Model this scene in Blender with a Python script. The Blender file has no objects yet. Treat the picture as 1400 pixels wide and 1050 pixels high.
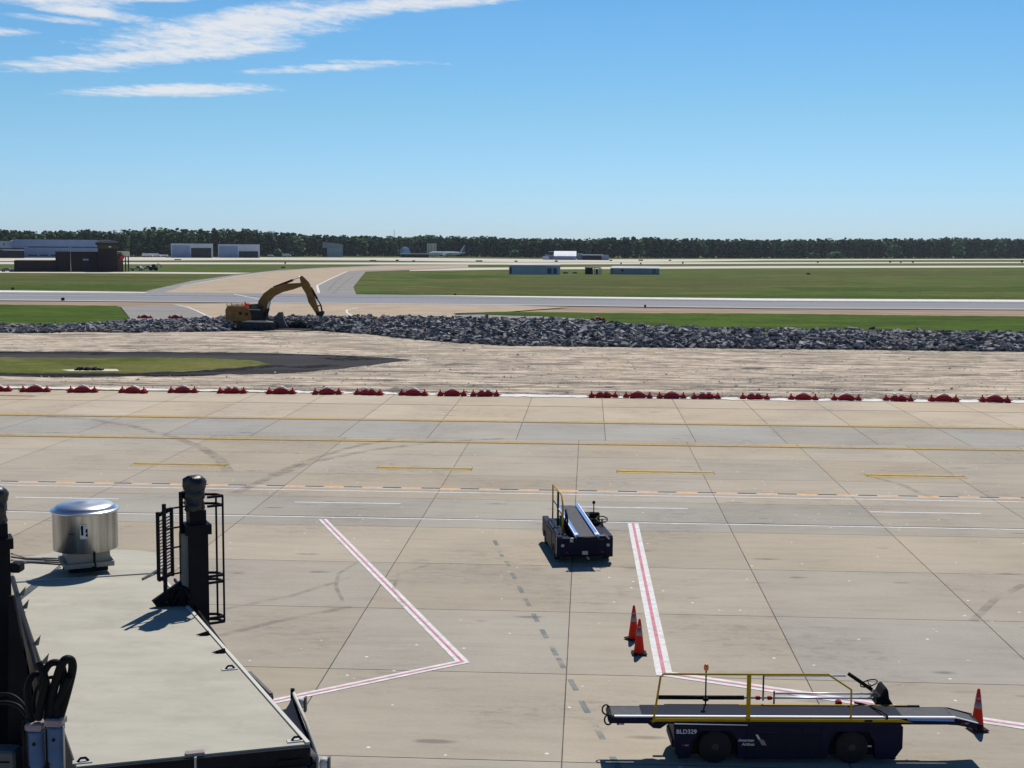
import bpy, math, random
import numpy as np
from mathutils import Vector, Matrix
random.seed(7); RNG = np.random.default_rng(7)
R = math.radians
SC = bpy.context.scene
COL = SC.collection

# ------------------------------------------------------------------ camera
F, HC, ROLL, YAW = 1850.0, 10.3, 0.0065, R(3.2)      # focal length in photo pixels (1400 wide), eye height in m
PITCH = math.atan(186.5 / F)
CM = Matrix.Rotation(YAW, 3, 'Z') @ Matrix.Rotation(math.pi/2 - PITCH, 3, 'X') @ Matrix.Rotation(ROLL, 3, 'Z')
cd = bpy.data.cameras.new('camera'); cam = bpy.data.objects.new('camera', cd); COL.objects.link(cam)
cam.matrix_world = Matrix.Translation((0, 0, HC)) @ CM.to_4x4()
cd.sensor_width = 36; cd.lens = 36*F/1400; cd.clip_start = .1; cd.clip_end = 20000
SC.camera = cam

# ------------------------------------------------------------------ light
SUN_AZ, SUN_EL = R(10), R(53)
W = bpy.data.worlds.new('World'); SC.world = W; W.use_nodes = True
def build_world():
    nt = W.node_tree; N = nt.nodes; L = nt.links
    bg = N['Background']; bg.inputs['Strength'].default_value = .06
    sky = N.new('ShaderNodeTexSky'); sky.sky_type = 'NISHITA'; sky.sun_disc = False
    sky.sun_elevation = SUN_EL; sky.sun_rotation = SUN_AZ
    sky.altitude = 0; sky.air_density = 1.0; sky.dust_density = .2; sky.ozone_density = 3.0
    geo = N.new('ShaderNodeTexCoord'); sep = N.new('ShaderNodeSeparateXYZ'); L.new(geo.outputs['Generated'], sep.inputs[0])
    def m(op, a, b=None, c=None, clamp=False):
        n = N.new('ShaderNodeMath'); n.operation = op; n.use_clamp = clamp
        for i, v in enumerate((a, b, c)):
            if v is None: continue
            if hasattr(v, 'links') or hasattr(v, 'node'): L.new(v, n.inputs[i])
            else: n.inputs[i].default_value = v
        return n.outputs[0]
    X, Y, Z = sep.outputs
    az = m('DEGREES', m('ARCTAN2', X, Y)) if False else m('MULTIPLY', m('ARCTAN2', X, Y), 57.29578)
    el = m('MULTIPLY', m('ARCSINE', Z), 57.29578)
    # high cirrus sheet: noise lives on a flat layer overhead, so it foreshortens towards the horizon
    zc = m('MAXIMUM', Z, .02)
    comb = N.new('ShaderNodeCombineXYZ'); L.new(m('DIVIDE', X, zc), comb.inputs[0]); L.new(m('DIVIDE', Y, zc), comb.inputs[1])
    def noise(scale, detail=8, rough=.6, dist=0, sx=1, sy=1):
        mp = N.new('ShaderNodeMapping'); mp.inputs['Scale'].default_value = (sx, sy, 1); L.new(comb.outputs[0], mp.inputs[0])
        n = N.new('ShaderNodeTexNoise'); n.inputs['Scale'].default_value = scale; n.inputs['Detail'].default_value = detail
        n.inputs['Roughness'].default_value = rough; n.inputs['Distortion'].default_value = dist
        L.new(mp.outputs[0], n.inputs['Vector']); return n.outputs['Fac']
    nA = noise(1.1, 9, .62, .3); nB = noise(9.0, 10, .70, .4, 1, .6)
    # cloud banks: centre azimuth, elevation, half length, half thickness (degrees), tilt
    banks = [(-14.6, 8.6, 6.2, .95, 10, 1.0), (-17.6, 7.55, 6.6, .42, 7, 1.0), (-10.2, 9.55, 6.3, .38, 8, .95), (-13.6, 9.0, 4.0, .8, 11, 1.0),
             (-17.1, 6.22, 4.6, .30, 2.5, .98), (-11.2, 7.25, 3.6, .17, 3.5, .62), (-8.4, 7.55, 2.4, .10, 0, .4),
             (-22.4, 9.75, 3.6, .6, -6, .95), (-20.6, 9.15, 2.8, .30, -6, .85), (-18.6, 10.25, 5.2, .34, 2, .95), (-10.5, 10.5, 5.5, .3, 2, .7), (-5.8, 9.95, 3.5, .26, 6, .75),
             (-24.0, 8.2, 1.7, .20, 0, .8), (-21.6, 6.95, 2.6, .16, -2, .6), (-21.5, 8.75, 1.8, .14, -2, .55), (-18.2, 9.7, 3.2, .14, 3, .5)]
    acc = None
    for (a0, e0, ha, he, ang, k) in banks:
        ca, sa = math.cos(R(ang)), math.sin(R(ang))
        da = m('SUBTRACT', az, a0); de = m('SUBTRACT', el, e0)
        u = m('DIVIDE', m('ADD', m('MULTIPLY', da, ca), m('MULTIPLY', de, sa)), ha)
        v = m('DIVIDE', m('SUBTRACT', m('MULTIPLY', de, ca), m('MULTIPLY', da, sa)), he)
        r = m('MULTIPLY', m('SUBTRACT', 1.0, m('ADD', m('MULTIPLY', u, u), m('MULTIPLY', v, v))), k)
        acc = r if acc is None else m('MAXIMUM', acc, r)
    f = m('ADD', acc, m('ADD', m('MULTIPLY', m('SUBTRACT', nA, .5), 1.9), m('MULTIPLY', m('SUBTRACT', nB, .5), 2.2)))
    mr = N.new('ShaderNodeMapRange'); mr.interpolation_type = 'SMOOTHSTEP'; L.new(f, mr.inputs[0])
    mr.inputs[1].default_value = -.15; mr.inputs[2].default_value = 1.15
    cov = m('MULTIPLY', mr.outputs[0], .93)
    mx = N.new('ShaderNodeMix'); mx.data_type = 'RGBA'
    L.new(cov, mx.inputs['Factor'])
    cr = N.new('ShaderNodeValToRGB'); L.new(m('DIVIDE', el, 30.0, clamp=True), cr.inputs['Fac'])      # clear blue air at the horizon; upper sky darkened to cut fill light
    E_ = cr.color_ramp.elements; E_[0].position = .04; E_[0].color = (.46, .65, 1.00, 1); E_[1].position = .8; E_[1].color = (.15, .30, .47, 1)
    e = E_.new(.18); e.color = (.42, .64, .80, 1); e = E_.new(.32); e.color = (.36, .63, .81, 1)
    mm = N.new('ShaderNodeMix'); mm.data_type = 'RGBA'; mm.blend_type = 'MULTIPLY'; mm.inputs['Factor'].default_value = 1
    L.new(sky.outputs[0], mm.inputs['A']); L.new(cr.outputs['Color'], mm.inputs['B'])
    gn = N.new('ShaderNodeMix'); gn.data_type = 'RGBA'; gn.blend_type = 'MULTIPLY'; gn.inputs['Factor'].default_value = 1
    L.new(mm.outputs['Result'], gn.inputs['A']); gn.inputs['B'].default_value = (2, 2, 2, 1)
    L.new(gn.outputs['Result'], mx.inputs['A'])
    mx.inputs['B'].default_value = (13.2, 13.6, 14.2, 1)
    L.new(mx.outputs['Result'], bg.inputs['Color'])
build_world()
sl = bpy.data.lights.new('sun', 'SUN'); sl.energy = 4.4; sl.angle = R(.53); sl.color = (1, .955, .89)
sun = bpy.data.objects.new('sun', sl); COL.objects.link(sun)
sd = Vector((math.sin(SUN_AZ)*math.cos(SUN_EL), math.cos(SUN_AZ)*math.cos(SUN_EL), math.sin(SUN_EL)))
sun.rotation_euler = sd.to_track_quat('Z', 'Y').to_euler(); sun.location = (0, 0, 60)
SC.view_settings.view_transform = 'Standard'; SC.view_settings.look = 'None'; SC.view_settings.exposure = 0; SC.view_settings.gamma = 1
SC.cycles.max_bounces = 6

# ------------------------------------------------------------------ surveying helpers
def ray(px, py): return CM @ Vector(((px-700)/F, -(py-525)/F, -1))
def G(px, py, z=0.0):                       # sight line to a level plane
    d = ray(px, py); t = (z-HC)/d.z; return (d.x*t, d.y*t)
class Frame:                                # a thing's own axes
    def __init__(s, x, y, deg, z=0): s.o = Vector((x, y, z)); s.a = R(deg); s.m = Matrix.Rotation(s.a, 3, 'Z')
    def at(s, px, py, yl):                  # sight line to the thing's plane y = yl -> local x, z
        mi = s.m.transposed(); o = mi @ (Vector((0, 0, HC)) - s.o); d = mi @ ray(px, py)
        t = (yl-o.y)/d.y; return (o.x+d.x*t, o.z+d.z*t)

# ------------------------------------------------------------------ materials
def ins(nt, a, v):
    if hasattr(v, 'node'): nt.links.new(v, a)
    else: a.default_value = v
def mat(name, col, rough=.6, metal=0, var=0.0, vscale=4.0, stretch=(1, 1, 1), col2=None, bump=0.0, bscale=30., detail=6, emit=None, alpha=None, attr=None, spec=None, dirt=0., coords='Object'):
    M = bpy.data.materials.new(name); M.use_nodes = True; nt = M.node_tree; N = nt.nodes; L = nt.links
    b = N['Principled BSDF']; b.inputs['Roughness'].default_value = rough; b.inputs['Metallic'].default_value = metal
    spec = (.5 if rough < .40 or metal > .3 else .06) if spec is None else spec
    if spec is not None: b.inputs['Specular IOR Level'].default_value = spec
    c = (*col, 1); out = None
    tc = N.new('ShaderNodeTexCoord'); mp = N.new('ShaderNodeMapping'); mp.inputs['Scale'].default_value = stretch
    L.new(tc.outputs[coords], mp.inputs[0])
    if var or col2:
        n = N.new('ShaderNodeTexNoise'); n.inputs['Scale'].default_value = vscale; n.inputs['Detail'].default_value = detail; n.inputs['Roughness'].default_value = .62
        L.new(mp.outputs[0], n.inputs['Vector'])
        r = N.new('ShaderNodeMapRange'); L.new(n.outputs['Fac'], r.inputs[0]); r.inputs[1].default_value = .3; r.inputs[2].default_value = .7
        mx = N.new('ShaderNodeMix'); mx.data_type = 'RGBA'; L.new(r.outputs[0], mx.inputs['Factor'])
        c2 = col2 or tuple(x*(1-var) for x in col)
        mx.inputs['A'].default_value = (*[x*(1+var*.5) for x in col], 1) if not col2 else c
        mx.inputs['B'].default_value = (*c2, 1); out = mx.outputs['Result']
    if attr:
        at = N.new('ShaderNodeAttribute'); at.attribute_name = attr
        mm = N.new('ShaderNodeMix'); mm.data_type = 'RGBA'; mm.blend_type = 'MULTIPLY'; mm.inputs['Factor'].default_value = 1
        if out: L.new(out, mm.inputs['A'])
        else: mm.inputs['A'].default_value = c
        L.new(at.outputs['Color'], mm.inputs['B']); out = mm.outputs['Result']
    if dirt:
        n = N.new('ShaderNodeTexNoise'); n.inputs['Scale'].default_value = 1.7; n.inputs['Detail'].default_value = 9; n.inputs['Roughness'].default_value = .7
        L.new(tc.outputs[coords], n.inputs['Vector'])
        r = N.new('ShaderNodeMapRange'); L.new(n.outputs['Fac'], r.inputs[0]); r.inputs[1].default_value = .5; r.inputs[2].default_value = .75; r.inputs[4].default_value = dirt
        mm = N.new('ShaderNodeMix'); mm.data_type = 'RGBA'; L.new(r.outputs[0], mm.inputs['Factor'])
        if out: L.new(out, mm.inputs['A'])
        else: mm.inputs['A'].default_value = c
        mm.inputs['B'].default_value = (.12, .10, .08, 1); out = mm.outputs['Result']
    if out: L.new(out, b.inputs['Base Color'])
    else: b.inputs['Base Color'].default_value = c
    if bump:
        n = N.new('ShaderNodeTexNoise'); n.inputs['Scale'].default_value = bscale; n.inputs['Detail'].default_value = 8; L.new(mp.outputs[0], n.inputs['Vector'])
        bp = N.new('ShaderNodeBump'); bp.inputs['Strength'].default_value = bump; bp.inputs['Distance'].default_value = .05
        L.new(n.outputs['Fac'], bp.inputs['Height']); L.new(bp.outputs[0], b.inputs['Normal'])
    if emit: b.inputs['Emission Color'].default_value = (*emit, 1); b.inputs['Emission Strength'].default_value = 1
    if alpha is not None:
        n = N.new('ShaderNodeTexNoise'); n.inputs['Scale'].default_value = 1.3; n.inputs['Detail'].default_value = 6; L.new(tc.outputs[coords], n.inputs['Vector'])
        r = N.new('ShaderNodeMapRange'); L.new(n.outputs['Fac'], r.inputs[0]); r.inputs[1].default_value = .35; r.inputs[2].default_value = .7; r.inputs[3].default_value = 0; r.inputs[4].default_value = alpha
        L.new(r.outputs[0], b.inputs['Alpha'])
    return M
class NG:                                    # short hand for richer node materials
    def __init__(s, name, rough=.9):
        s.M = bpy.data.materials.new(name); s.M.use_nodes = True; s.nt = s.M.node_tree; s.N = s.nt.nodes; s.L = s.nt.links
        s.b = s.N['Principled BSDF']; s.b.inputs['Roughness'].default_value = rough; s.b.inputs['Specular IOR Level'].default_value = .03
        s.tc = s.N.new('ShaderNodeTexCoord')
    def vec(s, sc=(1, 1, 1), rot=0):
        m = s.N.new('ShaderNodeMapping'); m.inputs['Scale'].default_value = sc; m.inputs['Rotation'].default_value = (0, 0, rot); s.L.new(s.tc.outputs['Object'], m.inputs[0]); return m.outputs[0]
    def noise(s, scale, detail=6, rough=.6, sc=(1, 1, 1), dist=0, rot=0):
        n = s.N.new('ShaderNodeTexNoise'); n.inputs['Scale'].default_value = scale; n.inputs['Detail'].default_value = detail; n.inputs['Roughness'].default_value = rough
        n.inputs['Distortion'].default_value = dist; s.L.new(s.vec(sc, rot), n.inputs['Vector']); return n.outputs['Fac']
    def voro(s, scale, sc=(1, 1, 1), feature='F1', out='Distance', rand=1):
        n = s.N.new('ShaderNodeTexVoronoi'); n.feature = feature; n.inputs['Scale'].default_value = scale; n.inputs['Randomness'].default_value = rand; s.L.new(s.vec(sc), n.inputs['Vector']); return n.outputs[out]
    def rng(s, x, a, b, c=0., d=1.):
        r = s.N.new('ShaderNodeMapRange'); s.L.new(x, r.inputs[0])
        for i, v in enumerate((a, b, c, d)): r.inputs[i+1].default_value = v
        return r.outputs[0]
    def m(s, op, a, b):
        n = s.N.new('ShaderNodeMath'); n.operation = op
        for i, v in enumerate((a, b)): ins(s.nt, n.inputs[i], v)
        return n.outputs[0]
    def mix(s, f, a, b, mode='MIX'):
        n = s.N.new('ShaderNodeMix'); n.data_type = 'RGBA'; n.blend_type = mode
        ins(s.nt, n.inputs['Factor'], f)
        for k, v in (('A', a), ('B', b)):
            if isinstance(v, tuple): v = (*v, 1)
            ins(s.nt, n.inputs[k], v)
        return n.outputs['Result']
    def attr(s, name):
        a = s.N.new('ShaderNodeAttribute'); a.attribute_name = name; return a.outputs['Color']
    def bump(s, h, st, dist=.05):
        bp = s.N.new('ShaderNodeBump'); bp.inputs['Strength'].default_value = st; bp.inputs['Distance'].default_value = dist
        s.L.new(h, bp.inputs['Height']); s.L.new(bp.outputs[0], s.b.inputs['Normal'])
    def done(s, c): s.L.new(c, s.b.inputs['Base Color']); return s.M

def concrete_mat(name, attr=True, base=(.40, .355, .29)):
    g = NG(name, .88)
    c = g.attr('tint') if attr else None
    if c is None: c = g.mix(0., base, base)
    c = g.mix(g.rng(g.noise(.16, 5, .6), .35, .68), c, (.86, .86, .87), 'MULTIPLY')
    c = g.mix(g.m('MULTIPLY', g.rng(g.noise(1.2, 8, .7, (.25, 1.5, 1)), .45, .75), .7), c, (.80, .79, .79), 'MULTIPLY')     # brushed finish, worn across
    c = g.mix(g.m('MULTIPLY', g.rng(g.noise(9, 6, .7), .35, .75), .5), c, (.84, .83, .82), 'MULTIPLY')
    blot = g.m('MULTIPLY', g.rng(g.noise(.16, 4, .5), .48, .60), g.rng(g.noise(2.6, 7, .72, (.6, 1.3, 1)), .50, .60))
    c = g.mix(g.m('MULTIPLY', blot, .30), c, (.17, .155, .14))                                           # oil and rubber blotches
    sm = g.m('MULTIPLY', g.rng(g.voro(.8, (.35, 1.3, 1)), .17, .08), g.rng(g.noise(.5, 3), .5, .58))
    c = g.mix(g.m('MULTIPLY', sm, .55), c, (.12, .11, .10))
    sp = g.m('MULTIPLY', g.rng(g.voro(1.3), .07, .035), g.rng(g.noise(.35, 2), .38, .46))
    c = g.mix(g.m('MULTIPLY', sp, .85), c, (.85, .83, .79))                                              # pale chips
    g.bump(g.noise(40, 5), .12)
    return g.done(c)
def grass_mat(name, c1, c2, c3, sx=.25, sy=1.):
    g = NG(name, 1)
    c = g.mix(g.rng(g.noise(.045, 7, .66, (sx, sy, 1)), .40, .60), c1, c2)
    c = g.mix(g.m('MULTIPLY', g.rng(g.noise(.09, 8, .7, (sx, sy, 1), 0, .05), .50, .64), .9), c, c3)
    c = g.mix(g.m('MULTIPLY', g.rng(g.noise(.22, 8, .75, (.35, .5, 1)), .42, .66), .8), c, (.38, .45, .40), 'MULTIPLY')
    c = g.mix(g.m('MULTIPLY', g.rng(g.noise(1.2, 6, .75, (1, .4, 1)), .4, .65), .6), c, (.62, .66, .6), 'MULTIPLY')
    g.bump(g.noise(2.5, 6), .5, .3)
    return g.done(c)

M_apron = concrete_mat('apron_concrete')
M_conc = concrete_mat('taxiway_concrete', False, (.47, .385, .285))
M_pale = mat('pale_concrete', (.60, .55, .46), .9, var=.12, vscale=.02, stretch=(.2, 1, 1))
M_joint = mat('joint_sealant', (.15, .13, .115), .9, var=.6, vscale=.7)
M_field = grass_mat('field_grass', (.135, .155, .046), (.080, .135, .024), (.20, .165, .075), .3)
M_green = grass_mat('mown_grass', (.078, .125, .020), (.098, .150, .024), (.066, .098, .022), .3)
M_dry = grass_mat('dry_grass', (.090, .125, .022), (.19, .18, .06), (.27, .22, .10), .5)
def asphalt_mat(name, c1, c2, dark=(.03, .03, .032), kd=.8):
    g = NG(name, .85)
    c = g.mix(g.rng(g.noise(.12, 6, .6, (.12, 1.2, 1)), .35, .65), c1, c2)
    c = g.mix(g.m('MULTIPLY', g.rng(g.noise(.3, 8, .7, (.08, 1, 1)), .52, .66), kd), c, dark)
    return g.done(c)
M_twy = asphalt_mat('taxiway_asphalt', (.30, .30, .31), (.24, .24, .26), (.17, .17, .18), .5)
M_shoulder = asphalt_mat('shoulder_asphalt', (.32, .30, .28), (.26, .25, .235), (.19, .18, .17), .6)
M_dark = asphalt_mat('old_asphalt', (.060, .057, .058), (.036, .034, .036), (.010, .010, .012), 1)
M_brown = mat('dirt_shoulder', (.36, .27, .19), .95, var=.45, vscale=.35, stretch=(.15, 1, 1))
M_dust = mat('concrete_dust', (.78, .75, .70), .95, var=.3, vscale=2., stretch=(.4, 1, 1))
def milled():
    g = NG('milled_ground', .95)
    c = g.mix(g.rng(g.noise(.06, 6, .6, (.25, 1, 1)), .35, .65), (.72, .62, .48), (.61, .53, .42))
    rag = g.rng(g.noise(.35, 10, .72, (.6, .45, 1), .6), .46, .58)
    c = g.mix(g.m('MULTIPLY', rag, .30), c, (.30, .26, .225))
    fine = g.rng(g.noise(1.0, 10, .8, (.75, .40, 1), .4), .47, .58)
    c = g.mix(g.m('MULTIPLY', fine, .72), c, (.15, .13, .12))
    c = g.mix(g.m('MULTIPLY', g.rng(g.noise(1.4, 8, .8, (.8, .38, 1)), .54, .62), .85), c, (.82, .74, .62))
    ss = g.N.new('ShaderNodeSeparateXYZ'); g.L.new(g.tc.outputs['Object'], ss.inputs[0])
    near = g.rng(ss.outputs[1], 112, 97)
    c = g.mix(g.m('MULTIPLY', g.m('MULTIPLY', near, g.rng(g.noise(1.1, 10, .78, (.9, .6, 1)), .40, .54)), .72), c, (.13, .125, .12))
    # drag lines left by the mill
    w = g.rng(g.noise(1.0, 6, .6, (.035, .34, 1), .3, .02), .50, .60)
    c = g.mix(g.m('MULTIPLY', g.m('MULTIPLY', w, g.rng(g.noise(.9, 5, .7, (.8, .4, 1)), .30, .5)), .68), c, (.16, .14, .125))
    c = g.mix(g.m('MULTIPLY', g.rng(g.noise(1.3, 5, .6, (.03, .30, 1), .2), .58, .68), .6), c, (.85, .75, .60))
    g.bump(g.noise(1.0, 10, .75, (.8, .5, 1)), 1.0, .5)
    return g.done(c)
M_mill = milled()
M_yel = mat('yellow_paint', (.55, .39, .13), .7, var=.25, vscale=3)
M_org = mat('orange_paint', (.74, .44, .22), .7, var=.2, vscale=3)
M_wht = mat('white_paint', (.74, .73, .71), .7, var=.22, vscale=4, dirt=.25)
M_redp = mat('red_paint', (.60, .26, .30), .7, var=.3, vscale=3)
M_blkp = mat('black_paint', (.10, .09, .085), .8, var=.3, vscale=3)
M_brnp = mat('line_border', (.20, .14, .07), .8, var=.3, vscale=3)
M_teal = mat('faded_marking', (.24, .29, .285), .8, var=.35, vscale=2, alpha=.95)
M_rubber = mat('rubber_mark', (.12, .115, .11), .9, alpha=.30)

# ------------------------------------------------------------------ mesh helpers
class MB:
    def __init__(s): s.v = []; s.f = []; s.mi = []; s.mats = []; s.sm = []
    def _m(s, m):
        if m not in s.mats: s.mats.append(m)
        return s.mats.index(m)
    def add(s, vs, fs, m, smooth=False):
        o = len(s.v); s.v += [tuple(v) for v in vs]; k = s._m(m)
        for f in fs: s.f.append(tuple(o+i for i in f)); s.mi.append(k); s.sm.append(smooth)
    def box(s, x0, x1, y0, y1, z0, z1, m, bev=0.0):
        if bev:
            b = min(bev, abs(x1-x0)*.45, abs(y1-y0)*.45, abs(z1-z0)*.45)
            P = [(x0+b, y0), (x1-b, y0), (x1, y0+b), (x1, y1-b), (x1-b, y1), (x0+b, y1), (x0, y1-b), (x0, y0+b)]
            cx, cy = (x0+x1)/2, (y0+y1)/2
            def ins_(p): return (cx+(p[0]-cx)*(1-2*b/abs(x1-x0)), cy+(p[1]-cy)*(1-2*b/abs(y1-y0)))
            r = [[(*ins_(p), z0) for p in P], [(*p, z0+b) for p in P], [(*p, z1-b) for p in P], [(*ins_(p), z1) for p in P]]
            vs = sum(r, []); fs = [tuple(range(7, -1, -1)), tuple(range(24, 32))]
            for k in range(3):
                for i in range(8): j = (i+1) % 8; fs.append((8*k+i, 8*k+j, 8*k+8+j, 8*k+8+i))
            return s.add(vs, fs, m)
        s.add([(x0, y0, z0), (x1, y0, z0), (x1, y1, z0), (x0, y1, z0), (x0, y0, z1), (x1, y0, z1), (x1, y1, z1), (x0, y1, z1)],
              [(0, 3, 2, 1), (4, 5, 6, 7), (0, 1, 5, 4), (1, 2, 6, 5), (2, 3, 7, 6), (3, 0, 4, 7)], m)
    def tube(s, pts, r, m, n=8, cap=True):
        pts = [Vector(p) for p in pts]; rs = r if isinstance(r, (list, tuple)) else [r]*len(pts)
        rings = []; up = None
        for i, p in enumerate(pts):
            t = ((pts[min(i+1, len(pts)-1)]-pts[max(i-1, 0)])).normalized()
            if up is None: up = t.orthogonal().normalized()
            a = (up - t*up.dot(t)).normalized(); up = a; b = t.cross(a)
            rings.append([p + (a*math.cos(2*math.pi*k/n)+b*math.sin(2*math.pi*k/n))*rs[i] for k in range(n)])
        vs = sum(rings, []); fs = []
        for i in range(len(pts)-1):
            for k in range(n): j = (k+1) % n; fs.append((i*n+k, i*n+j, (i+1)*n+j, (i+1)*n+k))
        if cap: fs += [tuple(range(n-1, -1, -1)), tuple(range((len(pts)-1)*n, len(pts)*n))]
        s.add(vs, fs, m, n > 6)
    def bar(s, a, b, w, h, m):              # square-section beam
        a, b = Vector(a), Vector(b); t = (b-a).normalized()
        side = t.cross(Vector((0, 0, 1)));  side = side.normalized() if side.length > 1e-3 else Vector((1, 0, 0))
        up = side.cross(t).normalized(); vs = []
        for p in (a, b):
            for i, j in ((-1, -1), (1, -1), (1, 1), (-1, 1)): vs.append(p+side*w/2*i+up*h/2*j)
        s.add(vs, [(3, 2, 1, 0), (4, 5, 6, 7), (0, 1, 5, 4), (1, 2, 6, 5), (2, 3, 7, 6), (3, 0, 4, 7)], m)
    def lathe(s, prof, m, c=(0, 0, 0), n=32, axis='z', smooth=True):
        vs = []; fs = []
        for (r, z) in prof:
            for k in range(n):
                a = 2*math.pi*k/n; x, y = r*math.cos(a), r*math.sin(a)
                vs.append({'z': (c[0]+x, c[1]+y, c[2]+z), 'y': (c[0]+x, c[1]+z, c[2]+y), 'x': (c[0]+z, c[1]+x, c[2]+y)}[axis])
        for i in range(len(prof)-1):
            for k in range(n): j = (k+1) % n; fs.append((i*n+k, i*n+j, (i+1)*n+j, (i+1)*n+k))
        fs += [tuple(range(n-1, -1, -1)), tuple(range((len(prof)-1)*n, len(prof)*n))]
        s.add(vs, fs, m, smooth)
    def prism(s, poly, y0, y1, m):          # x,z outline extruded along y
        n = len(poly); vs = [(x, y0, z) for x, z in poly]+[(x, y1, z) for x, z in poly]
        s.add(vs, [tuple(range(n)), tuple(range(2*n-1, n-1, -1))]+[(i, i+n, (i+1) % n+n, (i+1) % n) for i in range(n)], m)
    def slab(s, poly, z0, z1, m):           # x,y outline extruded along z
        n = len(poly); vs = [(x, y, z0) for x, y in poly]+[(x, y, z1) for x, y in poly]
        s.add(vs, [tuple(range(n-1, -1, -1)), tuple(range(n, 2*n))]+[(i, (i+1) % n, (i+1) % n+n, i+n) for i in range(n)], m)
    def build(s, name, parent=None, origin=None, tint=None):
        o = Vector(origin) if origin else None
        me = bpy.data.meshes.new(name); vs = [tuple(Vector(v)-o) for v in s.v] if o else s.v
        me.from_pydata(vs, [], s.f)
        for m in s.mats: me.materials.append(m)
        me.polygons.foreach_set('material_index', s.mi); me.polygons.foreach_set('use_smooth', s.sm)
        if tint is not None:
            ca = me.color_attributes.new('tint', 'FLOAT_COLOR', 'CORNER'); arr = []
            for p, t in zip(me.polygons, tint): arr += list((*t, 1))*p.loop_total
            ca.data.foreach_set('color', arr)
        import bmesh
        bm = bmesh.new(); bm.from_mesh(me); bmesh.ops.recalc_face_normals(bm, faces=bm.faces[:]) if len(s.f) < 20000 and any(len(f) > 4 or True for f in s.f) else None
        bm.to_mesh(me); bm.free(); me.update()
        ob = bpy.data.objects.new(name, me); COL.objects.link(ob)
        if parent: ob.parent = parent
        return ob
def tag(o, label=None, cat=None, group=None, kind=None):
    if label: o['label'] = label
    if cat: o['category'] = cat
    if group: o['group'] = group
    if kind: o['kind'] = kind
    return o
def thing(name, label, cat, loc, deg=0, group=None):
    o = bpy.data.objects.new(name, None); COL.objects.link(o); o.location = loc if len(loc) == 3 else (*loc, 0); o.rotation_euler = (0, 0, R(deg)); o.empty_display_size = .3
    return tag(o, label, cat, group)
def copy_tree(o, parent=None):
    c = o.copy(); COL.objects.link(c); c.parent = parent
    for ch in list(o.children): copy_tree(ch, c)
    return c
def sheet(name, poly, z, m, px=True, kind='structure', up=True):      # a level ground sheet
    pts = [G(*p) for p in poly] if px else poly
    a = sum(pts[i][0]*pts[(i+1) % len(pts)][1]-pts[(i+1) % len(pts)][0]*pts[i][1] for i in range(len(pts)))
    if a < 0: pts = pts[::-1]
    me = bpy.data.meshes.new(name); me.from_pydata([(x, y, z) for x, y in pts], [], [tuple(range(len(pts)))])
    me.materials.append(m); o = bpy.data.objects.new(name, me); COL.objects.link(o); o['kind'] = kind
    return o
def wob(poly, amp, step, seed):             # roughen an outline given in photo pixels before it is surveyed
    rr = random.Random(seed); out = []
    for i, (x, y) in enumerate(poly):
        x2, y2 = poly[(i+1) % len(poly)]; n = max(1, int(abs(x2-x)/step))
        for k in range(n):
            t = k/n; out.append((x+(x2-x)*t, y+(y2-y)*t+(rr.uniform(-amp, amp) if k else 0)))
    return out

# ------------------------------------------------------------------ ground
sheet('ground', [(-6000, -60), (6000, -60), (6000, 9000), (-6000, 9000)], 0, M_field, px=False)
# pale far apron and far taxiways
sheet('far_apron', [(-700, 350.5), (-100, 350.5), (240, 351.8), (560, 352.4), (760, 354.6), (1050, 354.3), (1400, 354.2), (2100, 355.3), (2100, 357.2), (1400, 355.2), (1050, 356.1), (900, 358.2), (700, 358.2), (500, 356.0), (350, 355.4), (0, 357), (-700, 357)], .03, M_pale)
sheet('far_runway', [(-700, 357.6), (0, 358.4), (350, 359.0), (700, 358.9), (1050, 358.5), (1400, 358.2), (2100, 360.2), (2100, 361.5), (1400, 359.6), (1050, 360.7), (700, 361.8), (350, 361.3), (0, 361.2), (-700, 361)], .04, M_pale)
sheet('far_taxiway', [(560, 366.5), (637, 366.1), (700, 365.8), (1050, 363.7), (1400, 363.4), (2100, 365.7), (2100, 367.8), (1400, 365.6), (1050, 366.8), (700, 368.6), (560, 370.5)], .05, M_pale)
sheet('service_road', [(-700, 370), (0, 370.8), (160, 371.6), (345, 373.0), (320, 374.8), (150, 373.8), (0, 373.2), (-700, 372)], .05, M_pale)
sheet('grass_wedge', wob([(-700, 361), (0, 361.4), (350, 361.5), (480, 362.0), (522, 363.0), (440, 366.0), (380, 369.3), (345, 372.6), (160, 371), (-700, 369)], .15, 20, 3), .015, M_field)
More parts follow.
